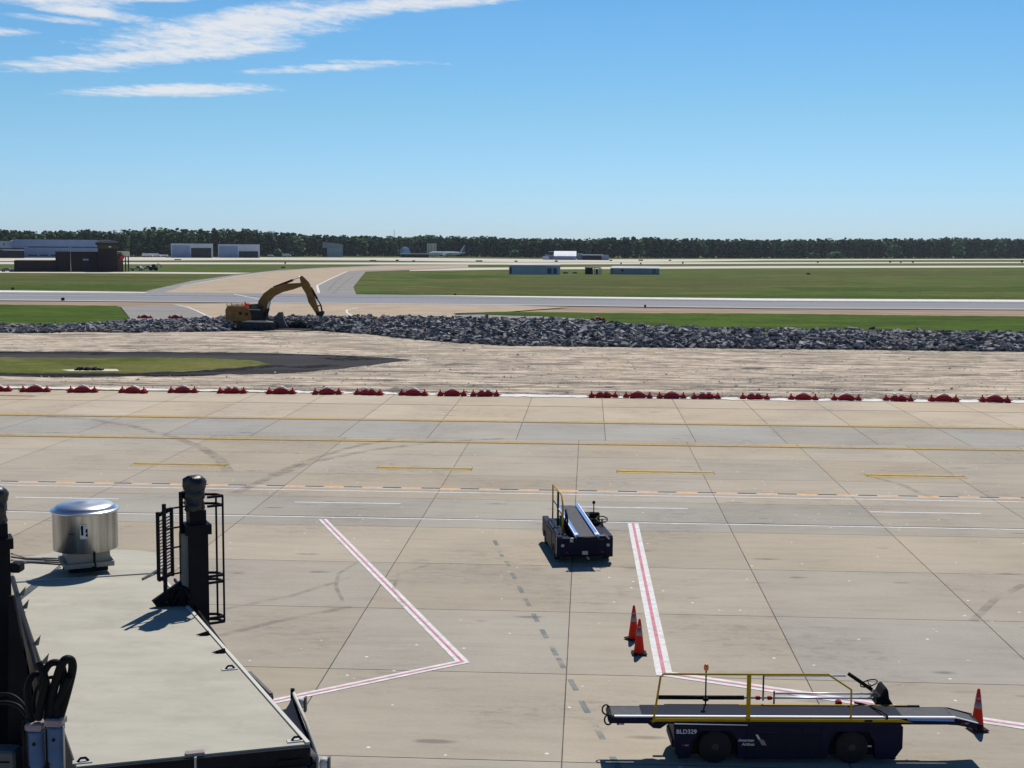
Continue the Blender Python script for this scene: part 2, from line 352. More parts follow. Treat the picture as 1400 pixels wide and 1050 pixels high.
# connector taxiway running down to the works
sheet('connector_shoulder', [(522, 362.9), (640, 362), (640, 366.3), (560, 369.5), (500, 371.6), (483, 392.5), (487, 403), (600, 408), (200, 403), (200, 398.2), (262, 384.2), (325, 375.4), (380, 369.4), (440, 366.1)], .06, M_shoulder)
M_tan = concrete_mat('connector_concrete', False, (.50, .40, .29))
sheet('connector', [(360, 372.6), (440, 367.4), (520, 364.3), (640, 362.6), (640, 365.7), (560, 368.5), (500, 370.0), (478, 371.0), (434, 391), (438, 406), (215, 403), (250, 392), (300, 382.2)], .09, M_tan)
def stripe(name, pts, w, m, z, px=True, closed=False):                # painted line of constant real width
    P = [Vector(G(*p)) if px else Vector(p) for p in pts]; mb = MB(); Lr = []; n = len(P)
    for i in range(n):
        t0 = (P[i]-P[i-1]).normalized() if i else (P[1]-P[0]).normalized(); t1 = (P[i+1]-P[i]).normalized() if i < n-1 else t0
        n0 = Vector((-t0.y, t0.x)); nn = (n0+Vector((-t1.y, t1.x))).normalized(); k = w/2/max(.3, nn.dot(n0))
        Lr.append((P[i]+nn*k, P[i]-nn*k))
    vs = [(*a, z) for a, b in Lr]+[(*b, z) for a, b in Lr]
    mb.add(vs, [(i, i+n, i+1+n, i+1) for i in range(n-1)], m); return mb
def place(mb, name, kind='structure'): o = mb.build(name); o['kind'] = kind; return o
place(stripe('', [(246, 392), (285, 385), (330, 377.2), (362, 372.6), (440, 367.3)], .55, M_wht, .12), 'connector_edge_line')
place(stripe('', [(474, 371.5), (452, 381.5), (433.5, 391), (436, 401)], .55, M_wht, .12), 'connector_edge_line')
# parallel taxiway
sheet('dirt_shoulder', wob([(-700, 408), (0, 410), (350, 414), (700, 417.5), (1050, 422), (1400, 424), (2100, 435), (2100, 443), (1400, 434.2), (1050, 430.3), (800, 429), (600, 428), (200, 419.6), (0, 418), (-700, 415)], .3, 15, 1), .02, M_brown)
sheet('parallel_taxiway', [(-700, 391.5), (0, 397.8), (350, 401.8), (700, 405.5), (1050, 409), (1400, 410.7), (2100, 417), (2100, 434), (1400, 424.6), (1050, 422.8), (700, 418.4), (350, 414.8), (0, 411.8), (-700, 405)], .13, M_twy)
sheet('taxiway_stripe', [(0, 397.8), (-700, 391.5), (-700, 393.5), (0, 400.2), (200, 401), (200, 400)], .135, M_dust)
sheet('taxiway_stripe', [(560, 404.2), (700, 405.5), (1050, 409), (1400, 410.7), (2100, 417), (2100, 419.6), (1400, 413.4), (1050, 411.8), (700, 406.9)], .135, M_dust)
place(stripe('', [(-700, 402.5), (0, 410.6), (350, 414.6), (700, 417.7), (1050, 421.7), (1400, 423.6), (2100, 433)], 1.3, M_wht, .15), 'taxiway_edge_line')
place(stripe('', [(320, 403), (332, 405.5), (362, 411.5)], .45, M_wht, .15), 'taxiway_line')
sheet('works_concrete', [(235, 417.4), (350, 415.3), (700, 418.6), (780, 421), (700, 427), (620, 430.5), (640, 437), (800, 446), (800, 456), (600, 452), (300, 447), (285, 436), (268, 426)], .16, M_tan)
sheet('grey_shoulder', wob([(165, 420.5), (238, 418), (262, 424), (290, 437), (290, 446), (170, 446), (178, 437)], .2, 12, 5), .17, M_shoulder)
sheet('grey_shoulder', [(620, 431.8), (700, 431), (800, 436), (900, 447), (1000, 453), (1000, 463), (640, 447)], .17, M_shoulder)
place(stripe('', [(240, 418), (256, 421), (268, 426), (284, 434), (292, 438)], .35, M_wht, .19), 'works_edge_line')
place(stripe('', [(520, 420), (490, 422), (474, 425.5), (474, 429), (481, 433.5), (484, 436)], .35, M_wht, .19), 'works_edge_line')
sheet('mown_grass', wob([(-700, 414), (0, 417.8), (160, 419.8), (166, 424), (177, 437), (174, 446), (100, 449), (0, 452), (-700, 452)], .25, 10, 2), .20, M_green)
sheet('mown_grass', wob([(618, 430.2), (660, 428.6), (700, 427.6), (800, 429.2), (1050, 430.5), (1400, 434.4), (2100, 443), (2100, 470), (1400, 463), (1100, 458), (1000, 456), (950, 450.6), (900, 447.4), (800, 438.0), (740, 434.0), (700, 433.2)], .3, 10, 4), .20, M_green)
place(stripe('', [(905, 448), (950, 451), (1000, 453.2), (1060, 455)], .5, M_blkp, .23), 'pavement_edge')
# milled-up working strip
sheet('milled_ground', wob([(-700, 446), (0, 450), (300, 448), (700, 455), (1400, 470), (2100, 480), (2100, 556), (1400, 549.5), (1050, 545.5), (700, 542), (350, 536), (0, 530.4), (-700, 523)], .2, 14, 6), .03, M_mill)
sheet('dark_asphalt', wob([(-700, 478), (0, 481), (200, 481.4), (340, 482.8), (440, 485.5), (520, 489.2), (562, 492.2), (520, 498), (470, 504.5), (400, 510.5), (300, 515), (150, 518), (0, 517.6), (-700, 516)], .4, 12, 8), .05, M_dark)
sheet('dry_grass', wob([(-700, 486), (0, 489.5), (180, 489.8), (280, 490.2), (345, 493.5), (372, 498.8), (330, 503.2), (260, 508.5), (180, 511.3), (80, 511.8), (0, 511.2), (-700, 508)], .7, 9, 9), .07, M_dry)
sheet('drain_slab', [(84, 507), (118, 505.5), (160, 506), (163, 508.8), (95, 509)], .09, M_pale)
sheet('concrete_dust', wob([(-700, 522), (0, 528.5), (350, 534), (700, 539.6), (1050, 545), (1400, 548), (2100, 556), (2100, 560), (1400, 551.5), (1050, 548), (700, 542.8), (350, 536.6), (0, 531), (-700, 524)], .55, 8, 10), .04, M_dust)

M_blkpatch = mat('worn_black_patch', (.014, .014, .016), .95, alpha=.95)
for q in ([(-700, 479), (0, 482), (200, 482.3), (400, 485), (500, 488.5), (555, 491.8), (500, 489.6), (400, 486.2), (200, 483.3), (0, 483.2), (-700, 482)],
          [(-700, 511), (0, 511.6), (180, 511.8), (290, 507), (380, 500), (395, 501.5), (300, 509.5), (190, 513.6), (0, 513.6), (-700, 513)],
          [(40, 514), (130, 513.6), (150, 516), (60, 517)], [(215, 514), (300, 512.2), (330, 513), (250, 516)], [(420, 490), (480, 489), (530, 492), (470, 494)], [(390, 503), (440, 499), (470, 500), (420, 505)], [(125, 484), (148, 483.6), (146, 486), (120, 486)]):
    sheet('black_patch', wob(q, .35, 7, len(q)+int(q[0][0])), .062, M_blkpatch)
M_dryp = mat('dry_patch', (.16, .135, .058), .97, alpha=.55); M_lush = mat('lush_patch', (.070, .125, .014), .97, alpha=.85)
for q in ([(540, 389), (700, 381), (1000, 381), (1200, 386), (1000, 392), (700, 394)], [(500, 395), (700, 393), (1060, 396), (900, 401), (600, 400)], [(0, 377), (160, 376.5), (290, 377.5), (250, 383), (100, 386), (0, 385)], [(1000, 371), (1400, 371), (1400, 377), (1150, 378)]):
    sheet('dry_patch', wob(q, .8, 12, int(q[0][0])+3), .012, M_dryp)
for q in ([(560, 377), (660, 376), (700, 379), (600, 382)], [(490, 400), (800, 402), (1100, 404), (1400, 405.5), (1400, 409), (900, 406.8), (500, 403.4)], [(0, 390), (200, 390), (230, 392), (190, 396.5), (0, 396)], [(1050, 393), (1400, 392), (1400, 399), (1100, 398)]):
    sheet('lush_patch', wob(q, .7, 12, int(q[0][0])+9), .014, M_lush)
M_oldy = mat('ghost_yellow', (.70, .50, .20), .95, alpha=.8)
place(stripe('', [(836, 484), (847, 488), (850, 492), (846, 499), (841, 504), (820, 510), (795, 516)], .35, M_oldy, .05), 'ghost_line'); place(stripe('', [(886, 487), (888, 484), (896, 481), (910, 479)], .35, M_oldy, .05), 'ghost_line')
place(stripe('', [(-700, 396.5), (0, 402.6), (350, 406.2), (700, 409.2), (1050, 413), (1400, 415.4), (2100, 422)], 2.2, mat('tar_seam', (.14, .14, .145), .9, alpha=.9), .14), 'tar_seam')
place(stripe('', [(471, 376), (460, 385), (448, 398)], .5, M_rubber, .11), 'tyre_marks'); place(stripe('', [(487, 375), (470, 388), (455, 402)], .5, M_rubber, .11), 'tyre_marks')

# apron: every slab is a face of the one concrete mesh, with sealed joints between
def apron():
    mb = MB(); tint = []
    xs = sorted([-20.25-7.2*k for k in range(0, 9)]+[-13.0, -6.23]+[-.42+5.77*k for k in range(0, 14)])
    ys = [-7.5, -1.85, 3.8, 9.42, 15.06, 20.7, 26.34, 31.98, 37.62, 43.22, 48.92, 54.6, 60.4, 66.25, 72.1]
    tan, gry, wrm = (.46, .405, .32), (.44, .40, .33), (.55, .465, .35)
    rowc = {3.8: gry, 9.42: gry, 15.06: gry, 20.7: gry, 26.34: (.45, .40, .32), 31.98: gry, 37.62: (.45, .40, .325), 43.22: tan, 48.92: (.42, .385, .32), 54.6: (.455, .40, .32), 60.4: tan, 66.25: tan}
    def slab(x0, x1, y0, y1, c, z=.012, w=.014):
        k = random.uniform(.94, 1.05); h = random.uniform(-.012, .012)
        mb.add([(x0+w, y0+w, z), (x1-w, y0+w, z), (x1-w, y1-w, z), (x0+w, y1-w, z)], [(0, 1, 2, 3)], M_apron); tint.append((c[0]*k+h, c[1]*k, c[2]*k-h))
    for j in range(len(ys)-1):
        for i in range(len(xs)-1): slab(xs[i], xs[i+1], ys[j], ys[j+1], rowc.get(ys[j], gry))
    xf = [-3.8+4.82*k for k in range(-17, 18)]; yf = [(72.1, 79.6, (.42, .395, .345)), (79.6, 87.6, wrm), (87.6, 93.6, wrm)]
    for (a, b, c) in yf:
        for i in range(len(xf)-1): slab(xf[i], xf[i+1], a, b, c, w=.018)
    o = mb.build('apron', tint=tint); o['kind'] = 'structure'
    sheet('apron_subbase', [(-86, -8), (80, -8), (80, 93.4), (-86, 93.4)], .004, M_joint, px=False)
apron()
# markings, laid 4 mm at a time above the slabs
def xline(name, y, w, m, x0=-84, x1=79, z=.017, dy=0): return place(stripe('', [(x0, y-dy), (x1, y+dy)], w, m, z, px=False), name)
xline('line_border', 79.62, .85, M_brnp); xline('taxi_line', 79.72, .38, M_yel, z=.021)
xline('line_border', 70.84, .70, M_brnp); xline('taxi_line', 70.93, .30, M_yel, z=.021)
xline('joint_line', 87.62, .13, M_joint)
M_gapb = mat('line_backing', (.24, .19, .12), .9, var=.4, vscale=2)
for cx in (-19.1, -7.5, 3.7, 15.1, 26.6, -30.6, -42):
    mb = MB()
    mb.add([(cx-2.3, 61.70, .0145), (cx+2.2, 61.70, .0145), (cx+2.2, 62.60, .0145), (cx-2.3, 62.60, .0145)], [(0, 1, 2, 3)], M_gapb)
    for dy in (-.30, .30): mb.add([(cx-2.25, 62.15+dy-.13, .017), (cx+2.15, 62.15+dy-.13, .017), (cx+2.15, 62.15+dy+.13, .017), (cx-2.25, 62.15+dy+.13, .017)], [(0, 1, 2, 3)], M_yel)
    mb.add([(cx-2.25, 61.9-.06, .017), (cx+2.15, 61.9+.07-.06, .017), (cx+2.15, 62.3, .017), (cx-2.25, 62.3, .017)], [(0, 1, 2, 3)], mat('line_gap', (.30, .24, .16), .9, var=.4)) if False else None
    place(mb, 'lane_marking')
mb = MB(); x = -60
while x < 60:
    mb.add([(x, 56.8, .017), (x+.88, 56.8, .017), (x+.88, 57.08, .017), (x, 57.08, .017)], [(0, 1, 2, 3)], M_org)
    mb.add([(x+.88, 56.92, .017), (x+1.68, 56.92, .017), (x+1.68, 57.08, .017), (x+.88, 57.08, .017)], [(0, 1, 2, 3)], M_blkp); x += 1.68
place(mb, 'dashed_boundary_line')
xline('boundary_line', 56.05, .13, M_wht); xline('boundary_line', 56.72, .10, M_wht)
xline('road_line', 50.4, .13, M_wht); xline('line_dark_edge', 50.58, .06, M_blkp)  # thin black line along the far side of the white one
for cx in (-21.15, -9.6, 1.9, 13.35, 24.9, -32.6, -44):
    place(stripe('', [(cx-2.15, 53.35), (cx+2.15, 53.37)], .14, M_wht, .017, px=False), 'road_dash')
def envelope(pts, wd=.40):
    place(stripe('', pts, wd, M_wht, .021, px=False), 'stand_line'); place(stripe('', pts, wd*.24, M_redp, .025, px=False), 'stand_line_centre')
envelope([(-9.95, 50.0), (-3.02, 32.75), (-7.25, 29.3), (-13, 24.6)], .31)
envelope([(1.78, 50.25), (1.95, 32.2), (9.6, 29.1), (22, 24.1)])
mb = MB()
dd = [(678, 743), (685, 758), (694, 772), (702, 788), (711.5, 806), (721, 824), (732, 845), (744, 867), (757, 890), (767, 907), (783.5, 937), (799, 967), (819, 1002), (843, 1046)]
dp = [Vector(G(*p)) for p in dd]; t = (dp[-1]-dp[3]).normalized(); nn = Vector((-t.y, t.x))
for p in dp: mb.add([(*(p+t*a*.42+nn*b*.07), .017) for a, b in ((-1, -1), (1, -1), (1, 1), (-1, 1))], [(0, 1, 2, 3)], M_teal)
place(mb, 'faded_lead_in_line')
for pts, w in (([(60, 570), (120, 573), (180, 583), (235, 597), (275, 612), (300, 628), (312, 645)], .55), ([(690, 600), (600, 604), (500, 617), (420, 634), (365, 655), (320, 676)], .5), ([(540, 600), (480, 612), (420, 630), (370, 650)], .4),
               ([(488, 770), (463, 785), (459, 803), (470, 825)], .12), ([(590, 772), (545, 785), (538, 805), (552, 830)], .12), ([(1180, 650), (1230, 662), (1270, 680)], .3), ([(1330, 850), (1360, 820), (1400, 800)], .25), ([(300, 870), (380, 850), (480, 830)], .25), ([(300, 835), (400, 815), (480, 790)], .2)):
    place(stripe('', pts, w, M_rubber, .029), 'tyre_marks')

# ------------------------------------------------------------------ rubble bank
M_rub = mat('broken_concrete', (.225, .22, .215), .9, var=.45, vscale=1.2, attr='tint')
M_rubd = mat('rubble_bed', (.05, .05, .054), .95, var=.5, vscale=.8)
def rubble():
    bot = [(-500, 457.5), (0, 456), (200, 455.3), (300, 453.5), (380, 452), (432, 452.5), (500, 457), (560, 464), (620, 469), (700, 473.5), (850, 475), (1000, 477), (1200, 479), (1400, 481.5), (1900, 489)]
    top = [(-500, 446), (0, 447.5), (90, 446), (170, 441), (230, 439), (300, 435.5), (450, 434.5), (600, 434.5), (700, 437), (760, 437), (800, 439.5), (900, 448.5), (1000, 452.5), (1150, 453.5), (1300, 456), (1400, 457.5), (1900, 464)]
    def f(tab, x): return float(np.interp(x, [p[0] for p in tab], [p[1] for p in tab]))
    def hm(x): return float(np.interp(x, [-500, 60, 180, 300, 450, 700, 1400, 1900], [.35, .42, .6, .8, 1.1, 1.25, 1.1, 1.1]))
    xs = np.linspace(-480, 1880, 150); V = []; rows = 7
    for i, px in enumerate(xs):
        lo = 316 < px < 430
        a = Vector(G(px, f(bot, px))); b = Vector(G(px, f(top, px), hm(px)))
        for k in range(rows):
            u = k/(rows-1); p = a.lerp(b, u); h = .06 + (hm(px)-.1)*math.sin(min(1, u*1.5)*math.pi/2)*(1 if u < .99 else 0) * random.uniform(.6, 1.1) if k else .04
            if lo and u < .6: h = .05
            V.append((p.x, p.y, h))
    mb = MB(); n = rows
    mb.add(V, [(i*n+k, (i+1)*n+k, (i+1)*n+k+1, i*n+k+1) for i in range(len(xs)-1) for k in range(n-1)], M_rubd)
    tint = [(1, 1, 1)]*len(mb.f)
    rr = random.Random(11)
    for q in range(22000):
        px = rr.uniform(-450, 1850); a = Vector(G(px, f(bot, px))); b = Vector(G(px, f(top, px), hm(px))); u = rr.random()
        p = a.lerp(b, u); h = .12+(hm(px)-.08)*math.sin(min(1, u*1.4)*math.pi/2)
        if 316 < px < 430 and u < (.62 if px < 384 else .45): continue
        g_ = rr.choice((.55, .8, .8, 1, 1.25)); L_, W_, T_ = rr.uniform(.18, .50)*g_, rr.uniform(.12, .32)*g_, rr.uniform(.05, .12)*g_
        if rr.random() < .06: L_ *= 1.6; W_ *= 1.4
        m = Matrix.Rotation(rr.uniform(0, 6.28), 3, 'Z') @ Matrix.Rotation(rr.gauss(0, .36), 3, 'X') @ Matrix.Rotation(rr.gauss(0, .36), 3, 'Y')
        j = lambda: rr.uniform(.6, 1.05)
        vs = [Vector(c) for c in ((-L_*j(), -W_*j(), -T_), (L_*j(), -W_*j(), -T_), (L_*j(), W_*j(), -T_), (-L_*j(), W_*j(), -T_), (-L_*j(), -W_*j(), T_), (L_*j(), -W_*j(), T_), (L_*j(), W_*j(), T_), (-L_*j(), W_*j(), T_))]
        c0 = Vector((p.x, p.y, h+rr.uniform(-.25, .22)))
        mb.add([m @ v + c0 for v in vs], [(0, 3, 2, 1), (4, 5, 6, 7), (0, 1, 5, 4), (1, 2, 6, 5), (2, 3, 7, 6), (3, 0, 4, 7)], M_rub)
        k = rr.choice((.6, .8, 1., 1.25, 1.6)); tint += [(k*rr.uniform(.93, 1.05), k, k*rr.uniform(.98, 1.1))]*6
    o = mb.build('rubble', tint=tint); tag(o, 'long bank of broken grey concrete rubble behind the milled strip', 'rubble', kind='stuff')
rubble()

M_spoil = mat('loose_spoil', (.58, .49, .38), .95, var=.3, vscale=.7, attr='tint')
def spoil():
    rr = random.Random(31); mb = MB(); tint = []
    def inside(x, y):
        if y < 94.6: return False
        px = 700+F*(x*math.cos(YAW)+y*math.sin(YAW))/(y*math.cos(YAW)-x*math.sin(YAW)); ymax = HC*F/(float(np.interp(px, [0, 300, 430, 560, 700, 1000, 1400], [458, 455.5, 455, 466, 475, 479, 484]))-338.5-.0065*(px-700))
        if y > ymax: return False
        # leave the old asphalt tongue and its grass island clear
        pyy = 338.5+.0065*(px-700)+HC*F/y
        if px < 565 and np.interp(px, [0, 340, 520, 562], [480, 482, 488, 491]) < pyy < np.interp(px, [0, 150, 300, 400, 520, 562], [519, 519, 516, 511, 499, 493]): return False
        return True
    n = 0
    while n < 9000:          # clods and crumbs
        x = rr.uniform(-80, 68); y = rr.uniform(94.6, 160)
        if rr.random() > (1.0 if y < 108 else .55 if y < 125 else .35) or not inside(x, y): continue
        n += 1; s = rr.uniform(.05, .13)*(1 if rr.random() < .97 else 1.6); a = rr.uniform(0, 3.14); c, d = math.cos(a)*s, math.sin(a)*s; h = s*rr.uniform(.5, 1.1); k = rr.uniform(.5, 1.)
        mb.add([(x-c, y-d, .02), (x+d*k, y-c*k, .02), (x+c, y+d, .02), (x-d*k, y+c*k, .02), (x+c*.3, y+d*.3, h), (x-c*.3, y-d*.3, h*.8)], [(0, 1, 5), (1, 4, 5), (1, 2, 4), (2, 3, 4), (3, 5, 4), (3, 0, 5)], M_spoil)
        q = rr.choice((.7, .9, 1.1, 1.4)); tint += [(q, q*.98, q*.97)]*6
    n = 0
    while n < 1500:          # windrows thrown up by the machines
        x = rr.uniform(-80, 66); y = rr.uniform(96, 160); L_ = rr.uniform(1.0, 5.5)
        if not inside(x, y) or not inside(x+L_, y) or not inside(x-L_, y): continue
        n += 1; h = rr.uniform(.05, .15); w = rr.uniform(.15, .4); t = rr.uniform(-.05, .05); P = [(x-L_, y-t*L_, .03)]; seg = 5; lo = []; mid = []; hi = []
        for i in range(seg+1):
            u = i/seg; xx = x-L_+2*L_*u; yy = y+t*(2*u-1)*L_+rr.uniform(-.1, .1); e = math.sin(math.pi*(.08+.84*u)); lo.append((xx, yy-w*e, .03)); mid.append((xx, yy, .03+h*e*rr.uniform(.6, 1.1))); hi.append((xx, yy+w*e, .03))
        V = lo+mid+hi; m_ = seg+1; mb.add(V, [(i, i+1, m_+i+1, m_+i) for i in range(seg)]+[(m_+i, m_+i+1, 2*m_+i+1, 2*m_+i) for i in range(seg)], M_spoil)
        q = rr.choice((.8, 1., 1.15, 1.3)); tint += [(q, q*.98, q*.96)]*(2*seg)
    o = mb.build('loose_spoil', tint=tint); tag(o, 'loose tan spoil and low windrows strewn over the milled strip', 'spoil', kind='stuff')
spoil()
M_rbrn = mat('rust_line', (.30, .12, .06), .8, var=.4, vscale=2)
place(stripe('', [(-60, 540.2), (0, 540.8), (46, 541.8)], .5, M_rbrn, .017), 'worn_marking')

# ------------------------------------------------------------------ shared object materials
M_navy = mat('navy_paint', (.009, .011, .034), .5, var=.2, vscale=2, spec=.08)
M_navyd = mat('navy_panel', (.010, .011, .024), .45)
M_blk = mat('black_plastic', (.012, .012, .013), .5)
M_tyre = mat('tyre_rubber', (.022, .022, .023), .85)
M_rim = mat('wheel_rim', (.045, .045, .05), .5, .3)
M_belt = mat('conveyor_belt', (.115, .118, .125), .75, var=.2, vscale=6)
M_steel = mat('bright_steel', (.86, .86, .88), .35, .25, spec=.8)
M_rail = mat('rail_yellow', (.42, .27, .012), .45, var=.15, vscale=3)
M_alu = mat('aluminium', (.66, .67, .68), .30, .95)
M_cone = mat('cone_orange', (.62, .028, .014), .5)
M_cref = mat('cone_collar', (.26, .20, .23), .5)
M_cbase = mat('cone_base', (.03, .025, .025), .8)
M_amber = mat('amber_lens', (.85, .22, .02), .3)
M_letter = mat('white_lettering', (.62, .63, .66), .6)
M_blue = mat('blue_rail', (.10, .25, .60), .35, .1)
M_redk = mat('red_plastic', (.30, .012, .018), .5)
M_gal = mat('galvanised', (.38, .38, .37), .5, .6)
M_glass = mat('dark_glass', (.015, .018, .022), .12)

def lettering(txt, size, loc, rot, m, name, parent, align='LEFT', shear=0):
    cu = bpy.data.curves.new(name, 'FONT'); cu.body = txt; cu.size = size; cu.extrude = .002; cu.align_x = align; cu.shear = shear; cu.offset = size*.012
    tmp = bpy.data.objects.new(name, cu); COL.objects.link(tmp)
    dg = bpy.context.evaluated_depsgraph_get(); me = bpy.data.meshes.new_from_object(tmp.evaluated_get(dg))
    bpy.data.objects.remove(tmp); me.materials.clear(); me.materials.append(m)
    o = bpy.data.objects.new(name, me); COL.objects.link(o); o.parent = parent; o.location = loc; o.rotation_euler = rot
    return o
def wheel(root, x, y, z, r, w, name='wheel', hubr=.55):
    mb = MB(); mb.lathe([(r*.55, -w/2), (r*.93, -w/2), (r, -w*.32), (r, w*.32), (r*.93, w/2), (r*.55, w/2)], M_tyre, (x, y, z), 28, 'y')
    t = mb.build(name, root)
    h = MB(); h.lathe([(r*.2, -w*.52), (r*.25, -w*.47), (r*.5, -w*.44), (r*.58, -w*.5), (r*.58, w*.5), (r*.2, w*.5)], M_rim, (x, y, z), 24, 'y')
    for k in range(5):
        a = k*2*math.pi/5; h.lathe([(r*.045, -w*.52), (r*.045, -w*.4)], M_rim, (x+r*.36*math.cos(a), y, z+r*.36*math.sin(a)), 6, 'y')
    h.build('hub', t); return t

# ------------------------------------------------------------------ traffic cones
def make_cone():
    r = thing('traffic_cone', '', 'traffic cone', (0, 0))
    b = MB(); b.box(-.19, .19, -.19, .19, 0.02, .055, M_cbase, .02); b.build('cone_base', r)
    c = MB(); c.lathe([(.15, .05), (.135, .08), (.098, .38), (.050, .78), (.030, .90), (.024, .92)], M_cone, n=24); c.build('cone_body', r)
    k = MB(); k.lathe([(.0865, .50), (.0665, .66)], M_cref, n=24); k.lathe([(.0625, .70), (.0545, .76)], M_cref, n=24); k.build('reflective_collar', r)
    return r
c0 = make_cone()
spots = [((8.48, 28.80), 14, 'orange cone standing behind the lowered right end of the long conveyor belt'),
         ((1.30, 35.05), 40, 'orange cone further back of the two by the red and white line'),
         ((1.40, 33.75), 5, 'orange cone nearer of the two by the red and white line')]
for i, (p, dg_, lab) in enumerate(spots):
    o = c0 if i == 0 else copy_tree(c0)
    o.location = (*p, .013); o.rotation_euler = (0, 0, R(dg_)); tag(o, lab, 'traffic cone', 'orange cones on the apron')

# ------------------------------------------------------------------ long belt loader
def long_loader():
    FR = Frame(4.08, 27.38, 3.6); r = thing('belt_loader', 'long navy belt loader with yellow rails and numbered chassis in the foreground', 'belt loader', (4.08, 27.38, 0), 3.6)
    A = FR.at
    # chassis with wheel arches
    x0, zt = A(921, 989, -.8); x1, _ = A(1235, 990, -.8); zt = .86; zb = .11
    w1 = A(978, 1027, -.8)[0]; w2 = A(1165, 1029, -.8)[0]
    def arch(xc, rr=.44, zc=.30): return [(xc-rr-.06, zb), (xc-rr-.02, .46), (xc-rr+.10, .68), (xc+rr-.12, .68), (xc+rr, .46), (xc+rr+.03, zb)]
    side = [(x0, zt), (x0+.02, .34), (x0+.10, zb)]+arch(w1)+arch(w2)+[(x1-.16, zb), (x1, .34), (x1, .78), (x1-.12, zt)]
    b = MB(); b.prism(side, -.8, -.62, M_navy); b.prism(side, .14, .30, M_navy); b.box(x0+.02, x1-.02, -.62, .14, .46, zt-.01, M_navyd)
    b.box(x0+.06, x1-.06, -.60, .12, zb+.02, .46, M_blk)
    b.box(x0-.02, x0+.05, -.7, .2, .30, .46, M_blk, .02); b.build('chassis', r)
    for i, xc in enumerate((w1, w2)):
        for y in (-.70, .20): wheel(r, xc, y, .345, .335, .19)
    d = MB(); d.box(w1+.62, w2-.62, -.812, -.80, .24, .62, M_navyd); d.box(w1+.95, w1+1.12, -.822, -.812, .50, .54, M_blk); d.build('side_panel', r)
    d = MB(); d.lathe([(.05, -.02), (.065, 0), (.02, .01)], M_blk, (x1-.02, -.66, .60), 16, 'x'); d.build('headlight', r)
    # superstructure under belt
    s = MB(); xl, _ = A(885, 992, -.7); s.prism([(xl-.1, .86), (xl+.0, .80), (xl+.12, .70), (xl+.26, .69), (xl+.42, .80), (x0+.8, .862), (x1-.2, .862), (x1+.02, .90), (x1+.02, .96), (xl-.1, .96)], -.70, -.05, M_navyd); s.build('subframe', r)
    # conveyor: rails, rollers, belt
    bx0 = A(833, 982, -.70)[0]; bx1 = A(1303, 975, -.70)[0]; xe = A(1345, 992, -.7)[0]
    zb0, zb1 = .93, .90
    f = MB(); f.box(bx0, bx1-.1, -.72, -.685, .80, .93, M_navy, .008); f.box(bx0, bx1-.1, -.065, -.03, .80, .93, M_navy, .008)
    f.prism([(bx1-.1, .80), (bx1-.1, .93), (bx1+.12, .925), (xe-.02, .80), (xe-.05, .70), (bx1+.1, .79)], -.72, -.685, M_navy); f.prism([(bx1-.1, .80), (bx1-.1, .93), (bx1+.12, .925), (xe-.02, .80), (xe-.05, .70), (bx1+.1, .79)], -.065, -.03, M_navy)
    f.build('belt_frame', r)
    c = MB(); c.box(bx0+.05, bx1+.02, -.66, -.10, .895, .945, M_belt, .01); c.prism([(bx1+.02, .90), (bx1+.02, .943), (xe-.10, .80), (xe-.12, .74)], -.66, -.10, M_belt); c.build('belt', r)
    g = MB(); g.bar((bx0+.1, -.700, .95), (bx1+.05, -.700, .95), .06, .026, M_steel); g.bar((bx1+.05, -.700, .948), (xe-.12, -.700, .83), .035, .022, M_steel); g.build('edge_rail', r)
    g = MB(); g.bar((x1+.1, -.728, .915), (bx1+.02, -.728, .90), .012, .05, M_blue); g.build('blue_edge_strip', r)
    ro = MB(); ro.tube([(bx0+.03, -.70, .86), (bx0+.03, -.05, .86)], .055, M_blk, 14); ro.build('end_roller', r)
    ro = MB(); ro.tube([(xe-.08, -.72, .75), (xe-.08, -.04, .75)], .06, M_blk, 14); ro.build('end_roller', r)
    for y in (-.69, -.08):      # loop bumpers
        o = MB(); o.tube([(bx0-.02-.075*math.cos(a), y, .865+.10*math.sin(a)) for a in np.linspace(-2.4, 2.4, 15)], .017, M_blk, 6); o.build('loop_bumper', r)
    lf = MB(); a0 = A(884, 990, -.7)
    # yellow side beam + guard rail
    y = -.755; Z = lambda px, py: (A(px, py, y)[0], y, A(px, py, y)[1])
    br = MB(); p0 = Z(893, 986); p1 = Z(1237, 986); br.prism([(p0[0]-.06, .865), (p0[0]+.05, .925), (p1[0]-.1, .925), (p1[0]+.16, .865)], y-.02, y+.03, M_rail)
    br.build('side_beam', r)
    t0 = Z(906, 921.5); t1 = Z(1133, 921.5); t2 = Z(1164, 943)
    zt_ = t0[2]
    gr = MB(); gr.tube([(p0[0], y, .84), (t0[0]-.04, y, zt_-.06), (t0[0]+.02, y, zt_), (t1[0], y, zt_), (t2[0], y, t2[2]), (t2[0]+.01, y, .84)], .021, M_rail, 8)
    m1 = Z(1024, 921)[0]; gr.box(m1-.035, m1+.045, y-.02, y+.02, .84, zt_, M_rail); gr.build('guard_rail', r)
    tg = MB(); q = Z(1187, 985)[0]; tg.box(q-.08, q+.08, y-.026, y-.021, .875, .915, M_blk); tg.build('maker_plate', r)
    # far side bar
    yf = .02; Z2 = lambda px, py, yy=yf: (A(px, py, yy)[0], yy, A(px, py, yy)[1])
    fb = MB(); q0 = Z2(908, 965); q1 = Z2(1257, 965); zf = q0[2]; fb.box(q0[0], q1[0]-.0, yf-.02, yf+.03, zf-.035, zf+.03, M_blk); fb.box(Z2(1010, 965)[0], Z2(1240, 965)[0], yf-.028, yf+.02, zf+.031, zf+.038, M_rail); fb.build('far_side_rail', r)
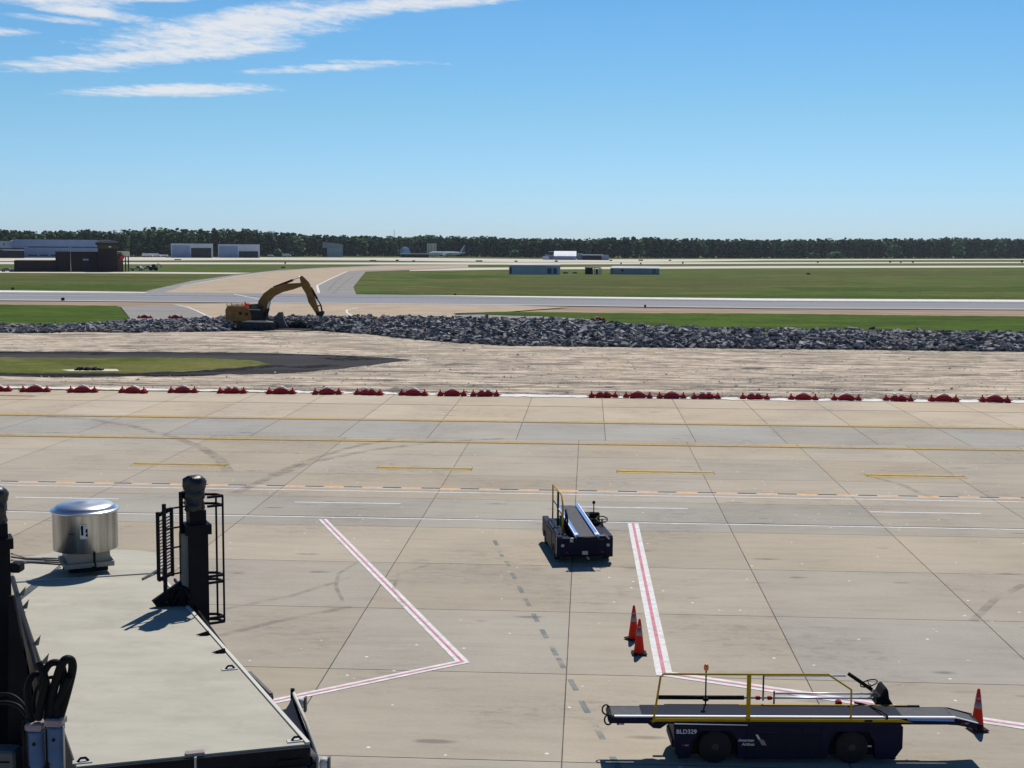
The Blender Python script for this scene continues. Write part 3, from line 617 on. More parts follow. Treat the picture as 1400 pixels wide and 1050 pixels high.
    for px in (930, 1040, 1150, 1240): st = MB(); xx = Z2(px, 965)[0]; st.box(xx-.02, xx+.02, yf, yf+.03, .84, zf-.03, M_blk); st.build('rail_support', r)
    # padded bar and hand rails on the operator side
    yo = .30; Z3 = lambda px, py, yy=yo: (A(px, py, yy)[0], yy, A(px, py, yy)[1])
    pb = MB(); a, b_ = Z3(900, 953.3), Z3(1017, 953.3); zz = a[2]; pb.tube([a, (b_[0], yo, zz)], .045, M_blk, 10); pb.build('padded_bar', r)
    hr = MB(); e = Z3(1205, 952)
    hr.tube([(b_[0]-.02, yo, zz), (e[0], yo, zz)], .026, M_steel, 8)
    z4 = Z3(1060, 948)[2]; hr.tube([(Z3(1060, 948)[0], yo, z4), (Z3(1192, 948)[0], yo, z4)], .024, M_steel, 8)
    z5 = Z3(1060, 968)[2]; hr.tube([(Z3(1058, 968)[0], yo, z5), (Z3(1212, 968)[0], yo, z5)], .024, M_steel, 8)
    z6 = Z3(1060, 923.5)[2]; hr.tube([(Z3(1045, 923.5)[0], yo, z6), (Z3(1156, 923.5)[0], yo, z6)], .026, M_steel, 8)
    hr.build('hand_rail', r)
    ps = MB(); xx = Z3(1044, 923)[0]; ps.tube([(xx, yo, zz-.06), (xx, yo, z6)], .018, M_redk, 6); ps.build('rail_post', r); ps = MB(); xx = Z3(1058.5, 945)[0]; ps.tube([(xx, yo, z5-.02), (xx, yo, z4+.05)], .018, M_redk, 6)
    for px in (1036, 1052): xx = Z3(px, 952)[0]; pc = MB(); pc.box(xx-.05, xx+.05, yo-.05, yo+.03, zz-.035, zz+.035, M_redk, .012); pc.build('rail_clamp', r)
    ps.build('rail_post', r)
    # beacon
    bx = A(965, 940, .1)[0]; bz = A(965, 916, .1)[1]; bc = MB(); bc.tube([(bx, .1, .84), (bx, .1, bz)], .016, M_blk, 8); bc.lathe([(.05, 1.0), (.07, 1.02), (.05, 1.06)], M_blk, (bx, .1, 0), 10); bc.build('beacon_pole', r)
    bc = MB(); bc.lathe([(.045, 0), (.05, .02), (.05, .09), (.035, .12), (.01, .13)], M_amber, (bx, .1, bz), 14); bc.build('beacon', r)
    # controls: lever, steering wheel, seat
    lv = MB(); a = Z3(1160, 921); b2 = Z3(1192, 943); lv.tube([a, b2], .04, M_blk, 10); lv.build('padded_arm', r)
    sw = MB(); cx, _, cz = Z3(1190, 938); pts = [(cx+.17*math.cos(t), yo+.12+.17*math.sin(t), cz+.06*math.cos(t)+.02) for t in np.linspace(0, 2*math.pi, 22)]
    sw.tube(pts, .014, M_blk, 6); sw.tube([(cx, yo+.12, cz), (cx+.16, yo+.12, cz-.30), (cx+.3, yo+.12, .86)], .02, M_steel, 6); sw.tube([pts[5], (cx, yo+.12, cz), pts[16]], .01, M_blk, 5); sw.build('steering_wheel', r)
    se = MB(); P = lambda px, py: A(px, py, .2)
    se.prism([P(1196, 962), P(1197, 952), P(1203, 950), P(1207, 941), P(1211, 939), P(1213, 943), P(1216, 966), P(1200, 966)], .12, .56, M_blk); se.build('seat', r)
    sb = MB(); a, b2, c2 = P(1205, 950), P(1213, 955), P(1222, 969); sb.tube([(a[0], .10, a[1]), (b2[0], .10, b2[1]), (c2[0], .10, c2[1])], .03, M_blk, 8); sb.tube([(P(1166, 958)[0], .08, P(1166, 958)[1]), (P(1215, 968)[0], .08, P(1215, 968)[1])], .025, M_blk, 6); sb.build('seat_arm', r)
    bk = MB(); p = P(1146, 960); bk.box(p[0]-.06, p[0]+.06, .1, .24, p[1]-.12, p[1]+.05, M_redk, .02); bk.build('control_box', r)
    hs = MB(); q = A(1212, 967, -.74); hs.tube([(q[0]-.15, -.1, .97), (q[0]-.03, -.6, 1.02), (q[0]+.02, -.75, .98), (q[0], -.76, .80)], .02, M_blk, 8); hs.build('hose', r)
    # lettering on the near side
    Q = lambda px, py: A(px, py, -.803)
    rx = (R(90), 0, 0)
    p = Q(924.5, 1003); lettering('BLD329', .125, (p[0], -.803, p[1]), rx, M_letter, 'fleet_number', r)
    p = Q(1009, 1013.5); lettering('American', .082, (p[0], -.815, p[1]), rx, M_letter, 'lettering', r, shear=.15)
    p = Q(1014, 1019); lettering('Airlines', .082, (p[0], -.815, p[1]), rx, M_letter, 'lettering', r, shear=.15)
    em = MB(); e0 = [Q(*k) for k in ((1033, 1004), (1036, 1004.3), (1040.5, 1012), (1037, 1011.5))]; e1 = [Q(*k) for k in ((1036.5, 1010), (1044, 1011), (1048, 1019), (1041.5, 1018.5))]
    em.prism(e0, -.816, -.813, M_letter); em.prism(e1, -.8165, -.8135, M_cref); em.build('tail_emblem', r)
    sg = MB(); p, q = Q(922, 995.5), Q(1022, 999); sg.prism([(p[0], .845), (q[0], .815), (q[0], .805), (p[0], .825)], -.812, -.803, M_steel); sg.build('trim_strip', r)
    for (px, py) in ((936, 1019), (848, 990), (1319, 989)):
        yy = -.803 if px == 936 else -.721
        p = A(px, py, yy-.003); zc = p[1]; mk = MB(); mk.box(p[0]-.07, p[0]-.01, yy-.006, yy-.002, zc-.018, zc+.018, M_redk); mk.box(p[0], p[0]+.08, yy-.006, yy-.002, zc-.015, zc+.015, M_cref); mk.build('reflector', r)
    g = MB()
    for xx in (w1+.62, w1+1.35, w2-1.0, w2-.63): g.box(xx-.005, xx+.005, -.816, -.802, .22, .80, M_blk)
    g.box(w1+.55, w2-.5, -.806, -.800, .775, .785, M_blk); g.build('panel_gap', r)
    g = MB()
    for k in range(6): g.box(x1-.75+k*.05, x1-.73+k*.05, -.806, -.80, .70, .80, M_blk)
    g.build('louvre', r)
    p = Q(1189, 1020); mk = MB(); mk.box(p[0]-.04, p[0]+.04, -.806, -.802, p[1]-.015, p[1]+.01, M_letter); mk.build('step_marker', r)
long_loader()

# ------------------------------------------------------------------ compact belt loader
def short_loader():
    X0, Y0, TH = -.31, 45.42, 9.5
    r = thing('belt_loader', 'compact navy belt loader with blue belt rails parked in mid apron', 'belt loader', (X0, Y0, 0), TH)
    b = MB(); prof = [(-1.8, .22), (-1.8, .84), (-1.74, .90), (1.75, .90), (1.8, .84), (1.8, .34), (1.52, .22), (1.40, .50), (.85, .50), (.72, .22), (-.72, .22), (-.85, .50), (-1.40, .50), (-1.52, .22)]
    def yz(poly, xa, xb, m, M): n = len(poly); M.add([(xa, y, z) for y, z in poly]+[(xb, y, z) for y, z in poly], [tuple(range(n-1, -1, -1)), tuple(range(n, 2*n))]+[(i, (i+1) % n, (i+1) % n+n, i+n) for i in range(n)], m)
    yz(prof, -.93, -.74, M_navy, b); yz(prof, .74, .93, M_navy, b)
    b.box(-.74, .74, -1.79, 1.78, .50, .80, M_navyd); b.box(-.74, .74, -1.795, -1.5, .24, .84, M_navy, .01); b.box(-.70, .70, -1.4, 1.6, .28, .5, M_blk)
    b.box(.45, .74, -1.78, -.4, .80, .94, M_navy, .02); b.build('chassis', r)
    for x in (-.83, .83):
        for y in (-1.12, 1.12):
            mb = MB(); mb.lathe([(.14, -.09), (.25, -.09), (.27, -.05), (.27, .05), (.25, .09), (.14, .09)], M_tyre, (x, y, .282), 24, 'x'); t = mb.build('wheel', r)
            h = MB(); h.lathe([(.05, -.1), (.14, -.06), (.14, .06), (.05, .1)], M_rim, (x, y, .282), 18, 'x'); h.build('hub', t)
    # belt
    def bz(y): return 1.0 + (y+1.85)/4*.17
    f = MB()
    c = MB(); c.add([(-.26, -2.22, bz(-2.2)+.01), (.24, -2.22, bz(-2.2)+.01), (.24, 2.15, bz(2.15)+.01), (-.26, 2.15, bz(2.15)+.01), (-.26, -2.22, bz(-2.2)-.06), (.24, -2.22, bz(-2.2)-.06), (.24, 2.15, bz(2.15)-.06), (-.26, 2.15, bz(2.15)-.06)],
                    [(0, 1, 2, 3), (7, 6, 5, 4), (0, 4, 5, 1), (1, 5, 6, 2), (2, 6, 7, 3), (3, 7, 4, 0)], M_belt); c.build('belt', r)
    for s_, xx in ((-1, -.33), (1, .33)):
        g = MB(); g.bar((xx, -2.24, bz(-2.24)+.01), (xx, 2.15, bz(2.15)+.01), .11, .10, M_blue); g.build('belt_side_rail', r)
        g = MB(); g.bar((xx+s_*.06, -2.24, bz(-2.24)+.055), (xx+s_*.06, 2.15, bz(2.15)+.055), .03, .04, M_steel); g.box(xx-.06, xx+.06, -1.95, -2.22, bz(-1.9)-.05, bz(-1.9)+.07, M_steel, .02); g.build('rail_trim', r)
    ro = MB(); ro.tube([(-.34, -2.25, .94), (.34, -2.25, .94)], .045, M_blk, 12); ro.bar((-.5, -2.25, .88), (.56, -2.25, .88), .04, .04, M_blk); ro.tube([(-.5, -2.22, .82), (-.5, -2.22, .95)], .06, M_gal, 8); ro.build('front_roller', r)
    sp = MB(); sp.box(-.30, .30, -1.5, -1.2, .80, .95, M_blk); sp.box(-.30, .30, 1.2, 1.6, .80, 1.05, M_blk); sp.box(-.36, .36, -1.2, 1.6, .86, .93, M_blk); sp.build('belt_support', r)
    # guard rail on the left, leaning frame with mid rail
    gx = -.60; g = MB(); top = 2.05
    g.tube([(gx, 1.55, .85), (gx, 1.55, top), (gx, -.55, top), (gx, -.85, 1.75), (gx, -.95, .85)], .026, M_rail, 8)
    g.tube([(gx, 1.55, 1.50), (gx, .3, 1.50)], .02, M_blk, 8); g.tube([(gx, .3, 1.45), (gx, -.9, 1.45)], .02, M_rail, 8); g.box(gx-.03, gx+.03, .22, .32, .85, top-.02, M_blk); g.box(gx-.02, gx+.02, -.82, -.74, .85, 1.76, M_rail)
    g.build('guard_rail', r)
    g = MB(); g.tube([(gx+.16, -.45, .85), (gx+.16, -.45, 1.52), (gx+.16, -.52, 1.56), (gx+.16, -.85, 1.3), (gx+.16, -.85, .85)], .03, M_blk, 8); g.build('inner_guard', r)
    e = MB(); e.box(.42, .84, .1, 1.25, .80, 1.10, M_blk, .04); e.box(.46, .80, .3, 1.2, 1.10, 1.13, M_navyd, .01); e.build('engine_cover', r)
    j = MB(); j.tube([(.62, .15, 1.1), (.61, .12, 1.62)], .018, M_blk, 8); j.lathe([(.01, 0), (.05, .03), (.06, .07), (.03, .12)], M_blk, (.61, .12, 1.6), 12); j.build('mast_beacon', r)
    sw = MB(); cx, cy, cz = .86, -.10, 1.12; sw.tube([(cx+.19*math.cos(t), cy+.17*math.sin(t), cz+.07*math.sin(t)) for t in np.linspace(0, 2*math.pi, 22)], .02, M_blk, 6); sw.tube([(cx, cy, cz), (cx, cy-.1, .85)], .03, M_blk, 6); sw.tube([(cx-.18, cy, cz), (cx+.18, cy, cz)], .014, M_blk, 6); sw.build('steering_wheel', r)
    se = MB(); se.box(.50, .86, .02, .35, .85, 1.02, M_blk, .05); se.box(.50, .86, .30, .40, .95, 1.28, M_blk, .04); se.build('seat', r)
    for x in (-.74, .76):
        h = MB(); h.lathe([(.06, 0), (.055, -.03), (.03, -.035)], M_gal, (x, -1.815, .62), 14, 'y'); h.build('headlight', r)
    for x in (-.60, .58):
        h = MB(); h.box(x-.05, x+.05, -1.81, -1.797, .36, .40, M_redk); h.build('marker_light', r)
    h = MB()
    for x in (-.45, .42): h.box(x-.006, x+.006, -1.803, -1.796, .28, .80, M_blk)
    h.box(-.45, .42, -1.803, -1.796, .505, .515, M_blk); h.build('panel_gap', r)
    h = MB(); h.box(-.74, .74, -1.86, -1.80, .235, .29, M_blk, .01); h.build('front_bumper', r)
    h = MB(); h.tube([(.45, -.2, 1.0), (.52, -.9, .99), (.48, -1.5, .97), (.40, -1.75, .95)], .022, M_blk, 6); h.build('hose', r)
    p = MB(); p.box(-.09, .10, -1.81, -1.797, .30, .42, M_gal); p.build('number_plate', r)
    p = MB(); p.bar((.06, -1.8, .25), (.10, -2.0, .20), .04, .03, M_steel); p.build('tow_hitch', r)
    p = MB(); p.bar((.62, -1.84, 1.0), (.80, -1.85, .82), .03, .05, M_gal); p.bar((.40, -1.8, .93), (.72, -1.83, .93), .03, .03, M_gal); p.build('front_lever', r)
    s = MB(); s.box(-.942, -.93, -1.55, -.2 - .5, .55, .84, M_navyd); s.box(-.945, -.93, -.6, .55, .28, .8, M_navyd); s.build('side_panel', r)
    s = MB(); s.box(-.95, -.90, -1.78, -1.74, .35, .86, M_gal); s.build('corner_trim', r)
short_loader()

# ------------------------------------------------------------------ jet bridge
M_roof = mat('bridge_roof', (.46, .435, .355), .75, var=.15, vscale=1.3, stretch=(.5, 1.8, 1), dirt=.20, bump=.05, bscale=8, spec=.2)
M_bdark = mat('bridge_dark_steel', (.014, .014, .018), .5, var=.3, vscale=3)
M_bgrey = mat('bridge_grey_steel', (.16, .16, .155), .55, var=.2, vscale=2)
M_curb = mat('curb_metal', (.33, .31, .28), .55)
M_trim = mat('roof_edge_trim', (.62, .60, .52), .6)
M_sack = mat('black_cover', (.012, .012, .014), .38, bump=.8, bscale=6)
M_duct = mat('blue_cylinder', (.085, .14, .26), .45, 0, var=.2, vscale=3)
M_canvas = mat('canvas_canopy', (.018, .022, .035), .7, var=.3, vscale=2)
M_pink = mat('sleeve_flange', (.34, .27, .27), .6, var=.3, vscale=12)
def fanmetal():
    g = NG('fan_aluminium', .34); g.b.inputs['Metallic'].default_value = .9
    # vertical lighter and darker streaks round the drum
    n = g.noise(3.0, 5, .6, (1, 1, .05)); c = g.mix(g.rng(n, .4, .62), (.60, .60, .58), (.20, .20, .205)); return g.done(c)
M_fan = fanmetal()
def jet_bridge():
    ZR = 4.9
    NL, NR, FR_, FL = (Vector(G(*p, ZR)) for p in ((105, 1048), (421, 1017), (216, 784), (20, 797)))
    arc = [Vector(G(*p, ZR-.06)) for p in ((228, 757), (190, 752.5), (140, 750), (70, 755.5), (17, 765))]
    c = (NL+NR+FR_+FL)/4; O = (c.x, c.y, 0)
    r = thing('jet_bridge', 'grey roofed passenger boarding bridge with dark lift columns and drum fan', 'jet bridge', O)
    bld = lambda mb, n, p=r: mb.build(n, p, O if p is r else None) if p is r else mb.build(n, p, O)
    mb = MB(); mb.slab([NL, NR, FR_, FL], ZR-.05, ZR, M_roof); bld(mb, 'roof')
    u = (FR_-NR).normalized(); w = Vector((-u.y, u.x)); # u runs out along the tunnel, w to the left
    mb = MB(); mb.slab([FL-u*.02, FR_-u*.02]+arc, ZR-.11, ZR-.06, M_roof); bld(mb, 'cab_roof')
    mb = MB()
    a, b = FL+u*.02, FR_+u*.02; mb.bar((*a, ZR-.005), (*b, ZR-.005), .05, .05, M_gal); bld(mb, 'roof_seam')
    # walls below the roof
    def shr(ps, k): q = sum(ps, Vector((0, 0)))/len(ps); return [q+(p-q)*k for p in ps]
    mb = MB(); mb.slab(shr([NL, NR, FR_, FL], .985), 2.2, ZR-.055, M_bdark); bld(mb, 'tunnel_wall')
    mb = MB(); mb.slab(shr([FL, FR_]+arc, .95), 2.2, ZR-.115, M_bdark); bld(mb, 'cab_wall')
    # near fascia with gutter
    d = (NR-NL).normalized(); nn = Vector((d.y, -d.x))
    P = lambda s, o, z: (*(NL+d*s+nn*o), z)
    W_ = (NR-NL).length
    mb = MB(); mb.bar(P(-.02, .03, ZR-.12), P(W_+.02, .03, ZR-.12), .05, .20, M_bdark); mb.bar(P(-.02, .08, ZR-.245), P(W_-.02, .08, ZR-.245), .09, .035, M_bgrey); bld(mb, 'end_fascia')
    mb = MB(); mb.bar(P(W_-.34, .066, ZR-.16), P(W_-.08, .066, ZR-.16), .02, .06, M_blk); bld(mb, 'vent_slot')
    mb = MB(); k = W_*.50; mb.bar(P(k-.1, -.03, ZR+.012), P(k+.1, -.03, ZR+.012), .09, .024, M_pink); mb.bar(P(k, .065, ZR+.0), P(k, .065, ZR-.16), .02, .03, M_gal); bld(mb, 'roof_latch')
    # side trim on right roof edge
    mb = MB(); mb.bar((*(NR-w*.0), ZR+.006), (*(FR_), ZR+.006), .045, .03, M_trim); bld(mb, 'roof_edge_trim')
    # tie-down eyes
    for (px, py) in ((113, 1042), (405, 1013), (314, 915)):
        q = Vector(G(px, py, ZR)); mb = MB()
        mb.bar((*(q-d*.10), ZR+.006), (*(q+d*.10), ZR+.006), .10, .012, M_gal); mb.tube([(*(q-d*.05), ZR+.01), (*(q-d*.02), ZR+.045), (*(q+d*.03), ZR+.045), (*(q+d*.06), ZR+.01)], .014, M_blk, 6); bld(mb, 'lifting_eye')
    # fins on both edges
    for (px, py, s) in ((283, 868, 1), (305, 892, 1)):
        q = Vector(G(px, py, ZR)); mb = MB(); mb.add([(*(q-w*-.16), ZR+.02), (*(q-w*.02), ZR+.06), (*(q-w*.04), ZR-.02), (*(q+w*.10-u*.02), ZR+.005), (*(q-w*.02-u*.03), ZR+.055), (*(q-w*.04-u*.03), ZR-.02)], [(0, 1, 2), (5, 4, 3), (0, 3, 4, 1), (1, 4, 5, 2), (2, 5, 3, 0)], M_blk); bld(mb, 'edge_bracket')
    mb = MB(); a0 = Vector(G(236, 790, ZR)); a1 = Vector(G(335, 925, ZR)); mb.bar((*(a0-w*.03), ZR-.03), (*(a1-w*.03), ZR-.03), .03, .04, M_blk); bld(mb, 'side_rail')
    # short handrail beyond the right edge
    hv = [Frame(0, 0, 0)]
    def W(px, py, s): # point on vertical plane through right edge, offset s outwards
        o = NR - w*s; n2 = Vector((w.x, w.y)); dd = ray(px, py); t = (n2.dot(o))/(n2.x*dd.x+n2.y*dd.y); return Vector((dd.x*t, dd.y*t, HC+dd.z*t))
    mb = MB()
    A1, A2, A3 = W(341, 920, .12), W(371, 950, .12), W(371, 961, .12)
    for p, q in ((W(336, 921, .12), A1), (A1, A2), (A2, A3), (W(360, 940, .12), W(360, 951, .12)), (W(346, 925, .12), W(346, 934, .12)), (A3, A3-Vector((0, 0, .3))), (W(346, 934, .12), W(346, 934, .12)-Vector((0, 0, .3)))): mb.bar(p, q, .04, .04, M_bgrey)
    bld(mb, 'service_rail')
    # canvas canopy hanging off the right side
    mb = MB(); T = W(400, 950, .50); S0 = W(381, 967, .05); S1 = W(421, 1016, .05); E = W(434, 1036, .55); B = E - Vector((0, 0, .5))
    N1 = 7; Vv = []
    for i in range(N1):
        t = i/(N1-1); a = S0.lerp(S1, t); top = T.lerp(E, t); sag = Vector((0, 0, -.07*math.sin(t*math.pi)))
        for j in range(5):
            s = j/4; pt = a.lerp(top, s); pt.z -= .10*math.sin(s*math.pi); Vv.append(pt+sag*s)
    nf = [(i*5+j, i*5+j+1, (i+1)*5+j+1, (i+1)*5+j) for i in range(N1-1) for j in range(4)]
    mb.add(Vv, nf, M_canvas, True); mb.add([v-Vector((0, 0, .02)) for v in Vv], [f[::-1] for f in nf], M_canvas, True)
    # skirt
    Sk = [Vv[4], Vv[4+5*(N1-1)], E-Vector((0, 0, 1.0)), T-Vector((0, 0, 1.2)), ]
    mb.add([T, E, E-Vector((0, 0, 1.2)), S1-Vector((0, 0, 1.2)), S0-Vector((0, 0, 1.2)), S0, S1], [(0, 1, 2, 3, 4)], M_canvas)
    bld(mb, 'side_canopy')
    mb = MB(); mb.tube([T+Vector((0, 0, .05)), T.lerp(E, .5)+Vector((.02, 0, .03)), E, E-Vector((0, 0, 1.2))], .022, M_trim, 8); mb.tube([T+Vector((0, 0, .08)), T-Vector((0, 0, .1))], .03, M_bdark, 6); bld(mb, 'canopy_pole')
    for (px, py) in ((411, 962), (443, 1044)):
        q = W(px, py, .66); mb = MB(); mb.lathe([(.02, -.06), (.055, -.05), (.06, 0), (.045, .06), (.015, .075)], M_letter, tuple(q), 14); mb.box(q.x+.05, q.x+.075, q.y-.04, q.y+.04, q.z-.10, q.z+.09, M_bgrey); bld(mb, 'floodlight')
    mb = MB(); 
    # grey triangular gusset at the corner
    g0 = W(421, 1018, 0); g1 = W(434, 1032, .3); g2 = W(423, 1030, 0); mb.add([g0, g1, g2, g0-Vector((0, .02, .02)), g1-Vector((0, .02, .02)), g2-Vector((0, .02, .02))], [(0, 1, 2), (5, 4, 3), (0, 3, 4, 1), (1, 4, 5, 2), (2, 5, 3, 0)], M_bgrey); bld(mb, 'corner_gusset')
    # support legs under the tunnel
    base = (NL+NR)/2+u*5.6
    # lift columns
    def column(px_l, px_r, pyb, ztop, side):
        # footprint: square section standing just outside the roof edge
        D = Vector(G(px_r, pyb, ZR)) if side > 0 else None
        return D
    cR = Vector(G(253, 826, ZR)) - w*.19            # right column centre on plan
    h = .145
    def col_parts(cc, sgn):
        S = lambda a, b: cc + w*a + u*b            # local plan
        q = lambda k: [S(-k, -k), S(k, -k), S(k, k), S(-k, k)]
        mb = MB(); mb.slab(q(h), .35, ZR+1.08, M_bdark); p = bld(mb, 'lift_column')
        mb = MB(); mb.slab(q(h+.045), ZR+1.08, ZR+1.23, M_bdark); mb.slab(q(h-.02), ZR+1.23, ZR+1.44, M_bdark); mb.build('column_cap', p, O)
        mb = MB(); rr = random.Random(5)
        prof = [(.17, 0), (.20, .05), (.21, .16), (.16, .24), (.20, .30), (.215, .44), (.19, .50), (.205, .56), (.20, .68), (.19, .78), (.13, .84)]
        n = 16; vs = []
        for (rad, z) in prof:
            for k in range(n):
                a = 2*math.pi*k/n; rad2 = rad*.80*rr.uniform(.78, 1.18); vs.append((cc.x+rad2*math.cos(a)-.02, cc.y+rad2*math.sin(a), ZR+1.43+z*.62+rr.uniform(-.015, .015)))
        fs = [(i*n+k, i*n+(k+1) % n, (i+1)*n+(k+1) % n, (i+1)*n+k) for i in range(len(prof)-1) for k in range(n)]+[tuple(range((len(prof)-1)*n, len(prof)*n))]
        mb.add(vs, fs, M_sack, True); mb.build('motor_cover', p, O)
        if sgn > 0:
          mb = MB(); f0 = [S(sgn*(h+.002)*1, -.10), S(sgn*(h+.10), -.10), S(sgn*(h+.10), .09), S(sgn*(h+.002), .09)]; mb.slab(f0, ZR-.3, ZR+1.10, M_bgrey); mb.build('column_side_channel', p, O); mb = MB(); mb.slab(q(h+.10), .2, .36, M_bdark); mb.build('column_foot', p, O)
        wh = MB()
        for s in (-1, 1):
            ctr = cc + u*.0 + w*(s*.32); wh.lathe([(.1, -.13), (.33, -.13), (.36, -.08), (.36, .08), (.33, .13), (.1, .13)], M_tyre, (ctr.x, ctr.y, .375), 24, 'y')
        wh.build('drive_wheel', p, O)
        return p
    pR = col_parts(cR, 1)
    cL = Vector(G(52, 872, ZR)) + w*.45
    # left column: standing beyond the left roof edge
    fl = Frame(0, 0, 0); 
    lx = fl.at(1, 850, 18.6); cL = Vector((lx[0], 18.6)); pL = col_parts(cL, -1)
    mb = MB(); 
    for (py, n_) in ((763, 3),):
        for k in range(4):
            a = fl.at(16, 757+k*4.5, 18.7); b = Vector(G(86, 766+k*2.8, ZR)); mb.tube([(a[0], 18.7, a[1]), (a[0]*.5+b.x*.5, 20, (a[1]+ZR+.25)/2-.01), (b.x, b.y, ZR+.03)], .014, M_blk if k % 2 else M_gal, 6)
    mb.box(lx[0]+.16, lx[0]+.32, 18.55, 18.75, ZR+.72, ZR+.86, M_blk, .02); bld(mb, 'cable_run')
    # dark side plate left of the roof, and the pipe rail with spikes on its edge
    pts = [(12, 815), (18, 815), (32, 890), (45, 955), (48, 1120), (10, 1120)]
    Y = 17.4; mb = MB(); mb.prism([(fl.at(px, py, Y)[0], fl.at(px, py, Y)[1]) for px, py in pts], Y, Y+.06, M_bdark); bld(mb, 'side_shield')
    a, b = G(17, 790, ZR+.06), G(75, 1002, ZR+.06); mb = MB(); mb.tube([(*a, ZR+.06), (*b, ZR+.06)], .04, M_bdark, 8)
    for px, py in ((26, 812), (45, 880), (56, 905), (30, 830)):
        q = G(px, py, ZR+.06); mb.add([(q[0], q[1], ZR+.05), (q[0]+.12, q[1]-.02, ZR+.19), (q[0]+.08, q[1], ZR+.04), (q[0]-.02, q[1]-.03, ZR+.03)], [(0, 1, 2), (0, 3, 1), (1, 3, 2), (0, 2, 3)], M_bgrey)
    bld(mb, 'edge_pipe')
    # cage and ladder beside the right column
    mb = MB(); S = lambda a, b, z: (*(cR+w*a+u*b), ZR+z)
    ct = 1.62
    for a_, b_ in ((-.34, .16), (-.40, -.02), (-.15, .24)): mb.bar(S(a_, b_, -.32 if a_ != -.15 else .5), S(a_, b_, ct), .026, .026, M_bdark)
    for z in (ct-.0, ct-.14, .40, .30, -.25, -.33):
        big = z > 1.5; mb.bar(S(-.15, .24, z), S(-.34, .16, z), .03, .035, M_bdark); mb.bar(S(-.34, .16, z), S(-.40, -.02, z), .03, .035, M_bdark)
        mb.bar(S(-.40, -.02, z), S(-.16, -.05, z), .03, .035, M_bdark)
    bld(mb, 'ladder_cage')
    mb = MB()
    g0, g1 = (.34, .18), (.50, -.05)
    zb_, ztp = .42, 1.40
    for k in range(17):
        z = zb_+.1+(ztp-zb_-.2)*k/16; mb.bar(S(.36, .12, z+.05), S(.56, -.02, z), .012, .018, M_gal)
    for q in ((.34, .14), (.58, -.04)): mb.bar(S(*q, zb_), S(*q, ztp+.05), .045, .045, M_bdark)
    for z in (zb_, ztp): mb.bar(S(.34, .14, z+.05), S(.58, -.04, z), .04, .05, M_bdark)
    mb.bar(S(.50, -.12, .20), S(.50, -.12, 1.58), .05, .05, M_bdark)
    mb.bar(S(.22, .02, .15), S(.22, .02, 1.72), .05, .05, M_bdark)
    for z in (.50, .90, 1.2, 1.5): mb.bar(S(.50, -.12, z), S(.1, .02, z), .022, .022, M_bdark)
    mb.tube([S(.5, -.12, .10), S(.42, -.1, .02), S(.25, -.05, .25)], .02, M_bdark, 6)
    bld(mb, 'grille_guard')
    mb = MB(); gp = [(.16, .0, .42), (.68, .0, .10), (.60, .0, -.02), (.16, .0, -.30)]
    mb.add([S(a_, -.02, z) for a_, _, z in gp]+[S(a_, .05, z) for a_, _, z in gp], [(0, 1, 2, 3), (7, 6, 5, 4), (0, 4, 5, 1), (1, 5, 6, 2), (2, 6, 7, 3), (3, 7, 4, 0)], M_bdark); bld(mb, 'gusset_plate')
    mb = MB(); cc = cR+w*.26-u*.06
    for k in range(3): mb.tube([(cc.x+.13*math.cos(t), cc.y-.02*k, ZR+.12+.18*math.sin(t)) for t in np.linspace(0, 2*math.pi, 16)], .03, M_blk, 7)
    mb.box(cc.x-.06, cc.x+.1, cc.y-.03, cc.y+.06, ZR-.25, ZR+.3, M_blk, .03); bld(mb, 'cable_drum')
    mb = MB();  mb.tube([(*G(216, 783, ZR), ZR+.05), (*G(195, 793, ZR), ZR+.02)], .02, M_bgrey, 6); bld(mb, 'roof_stay')
    # drum fan on the cab end of the roof
    fc = Vector(G(118, 776, ZR)); RF = .525
    fz = lambda py: HC - (py-336.6)*fc.length/1 / math.sqrt(F*F)
    zb2, zt2 = ZR+.34, ZR+.34+.66
    base = MB(); ang = u; kx = .33
    q = lambda k, k2: [fc+w*k+u*k2, fc-w*k+u*k2, fc-w*k-u*k2, fc+w*k-u*k2]
    base.slab(q(.40, .40), ZR+.085, ZR+.165, M_curb); base.slab(q(.34, .34), ZR+.165, zb2+.02, M_curb); base.slab(q(.31, .31), ZR+.0, ZR+.085, M_bdark)
    f = MB(); f.lathe([(RF-.03, 0), (RF, .01), (RF, .64), (RF+.012, .66), (RF-.04, .665)], M_fan, (fc.x, fc.y, zb2), 56); fan = bld(f, 'exhaust_fan')
    base.build('fan_curb', fan, O)
    l = MB(); l.lathe([(RF+.02, -.02), (RF+.035, 0), (RF+.02, .015), (RF-.02, .02), (RF-.03, .05), (RF-.08, .085), (RF-.22, .112), (.12, .125), (.10, .132), (.01, .134)], M_alu, (fc.x, fc.y, zt2), 56); l.build('fan_lid', fan, O)
    cv = MB(); cam2 = Vector((-fc.x, -fc.y)).normalized(); sd_ = Vector((-cam2.y, cam2.x))
    p0 = fc+cam2*(RF-.03)+sd_*.13; cv.tube([(*p0, zb2+.03), (*(p0+sd_*.0), zb2-.12), (*(p0-sd_*-.02), ZR+.12), (*(p0-sd_*.14), ZR+.06), (*(p0-sd_*.34-cam2*.1), ZR+.07), (*(p0-sd_*.5-cam2*.1), ZR+.10)], .022, M_blk, 8); cv.build('fan_cable', fan, O)
    # rating sticker with grey print bars
    st = MB(); st.box(0, .001, 0, .001, 0, .001, M_letter) if False else None
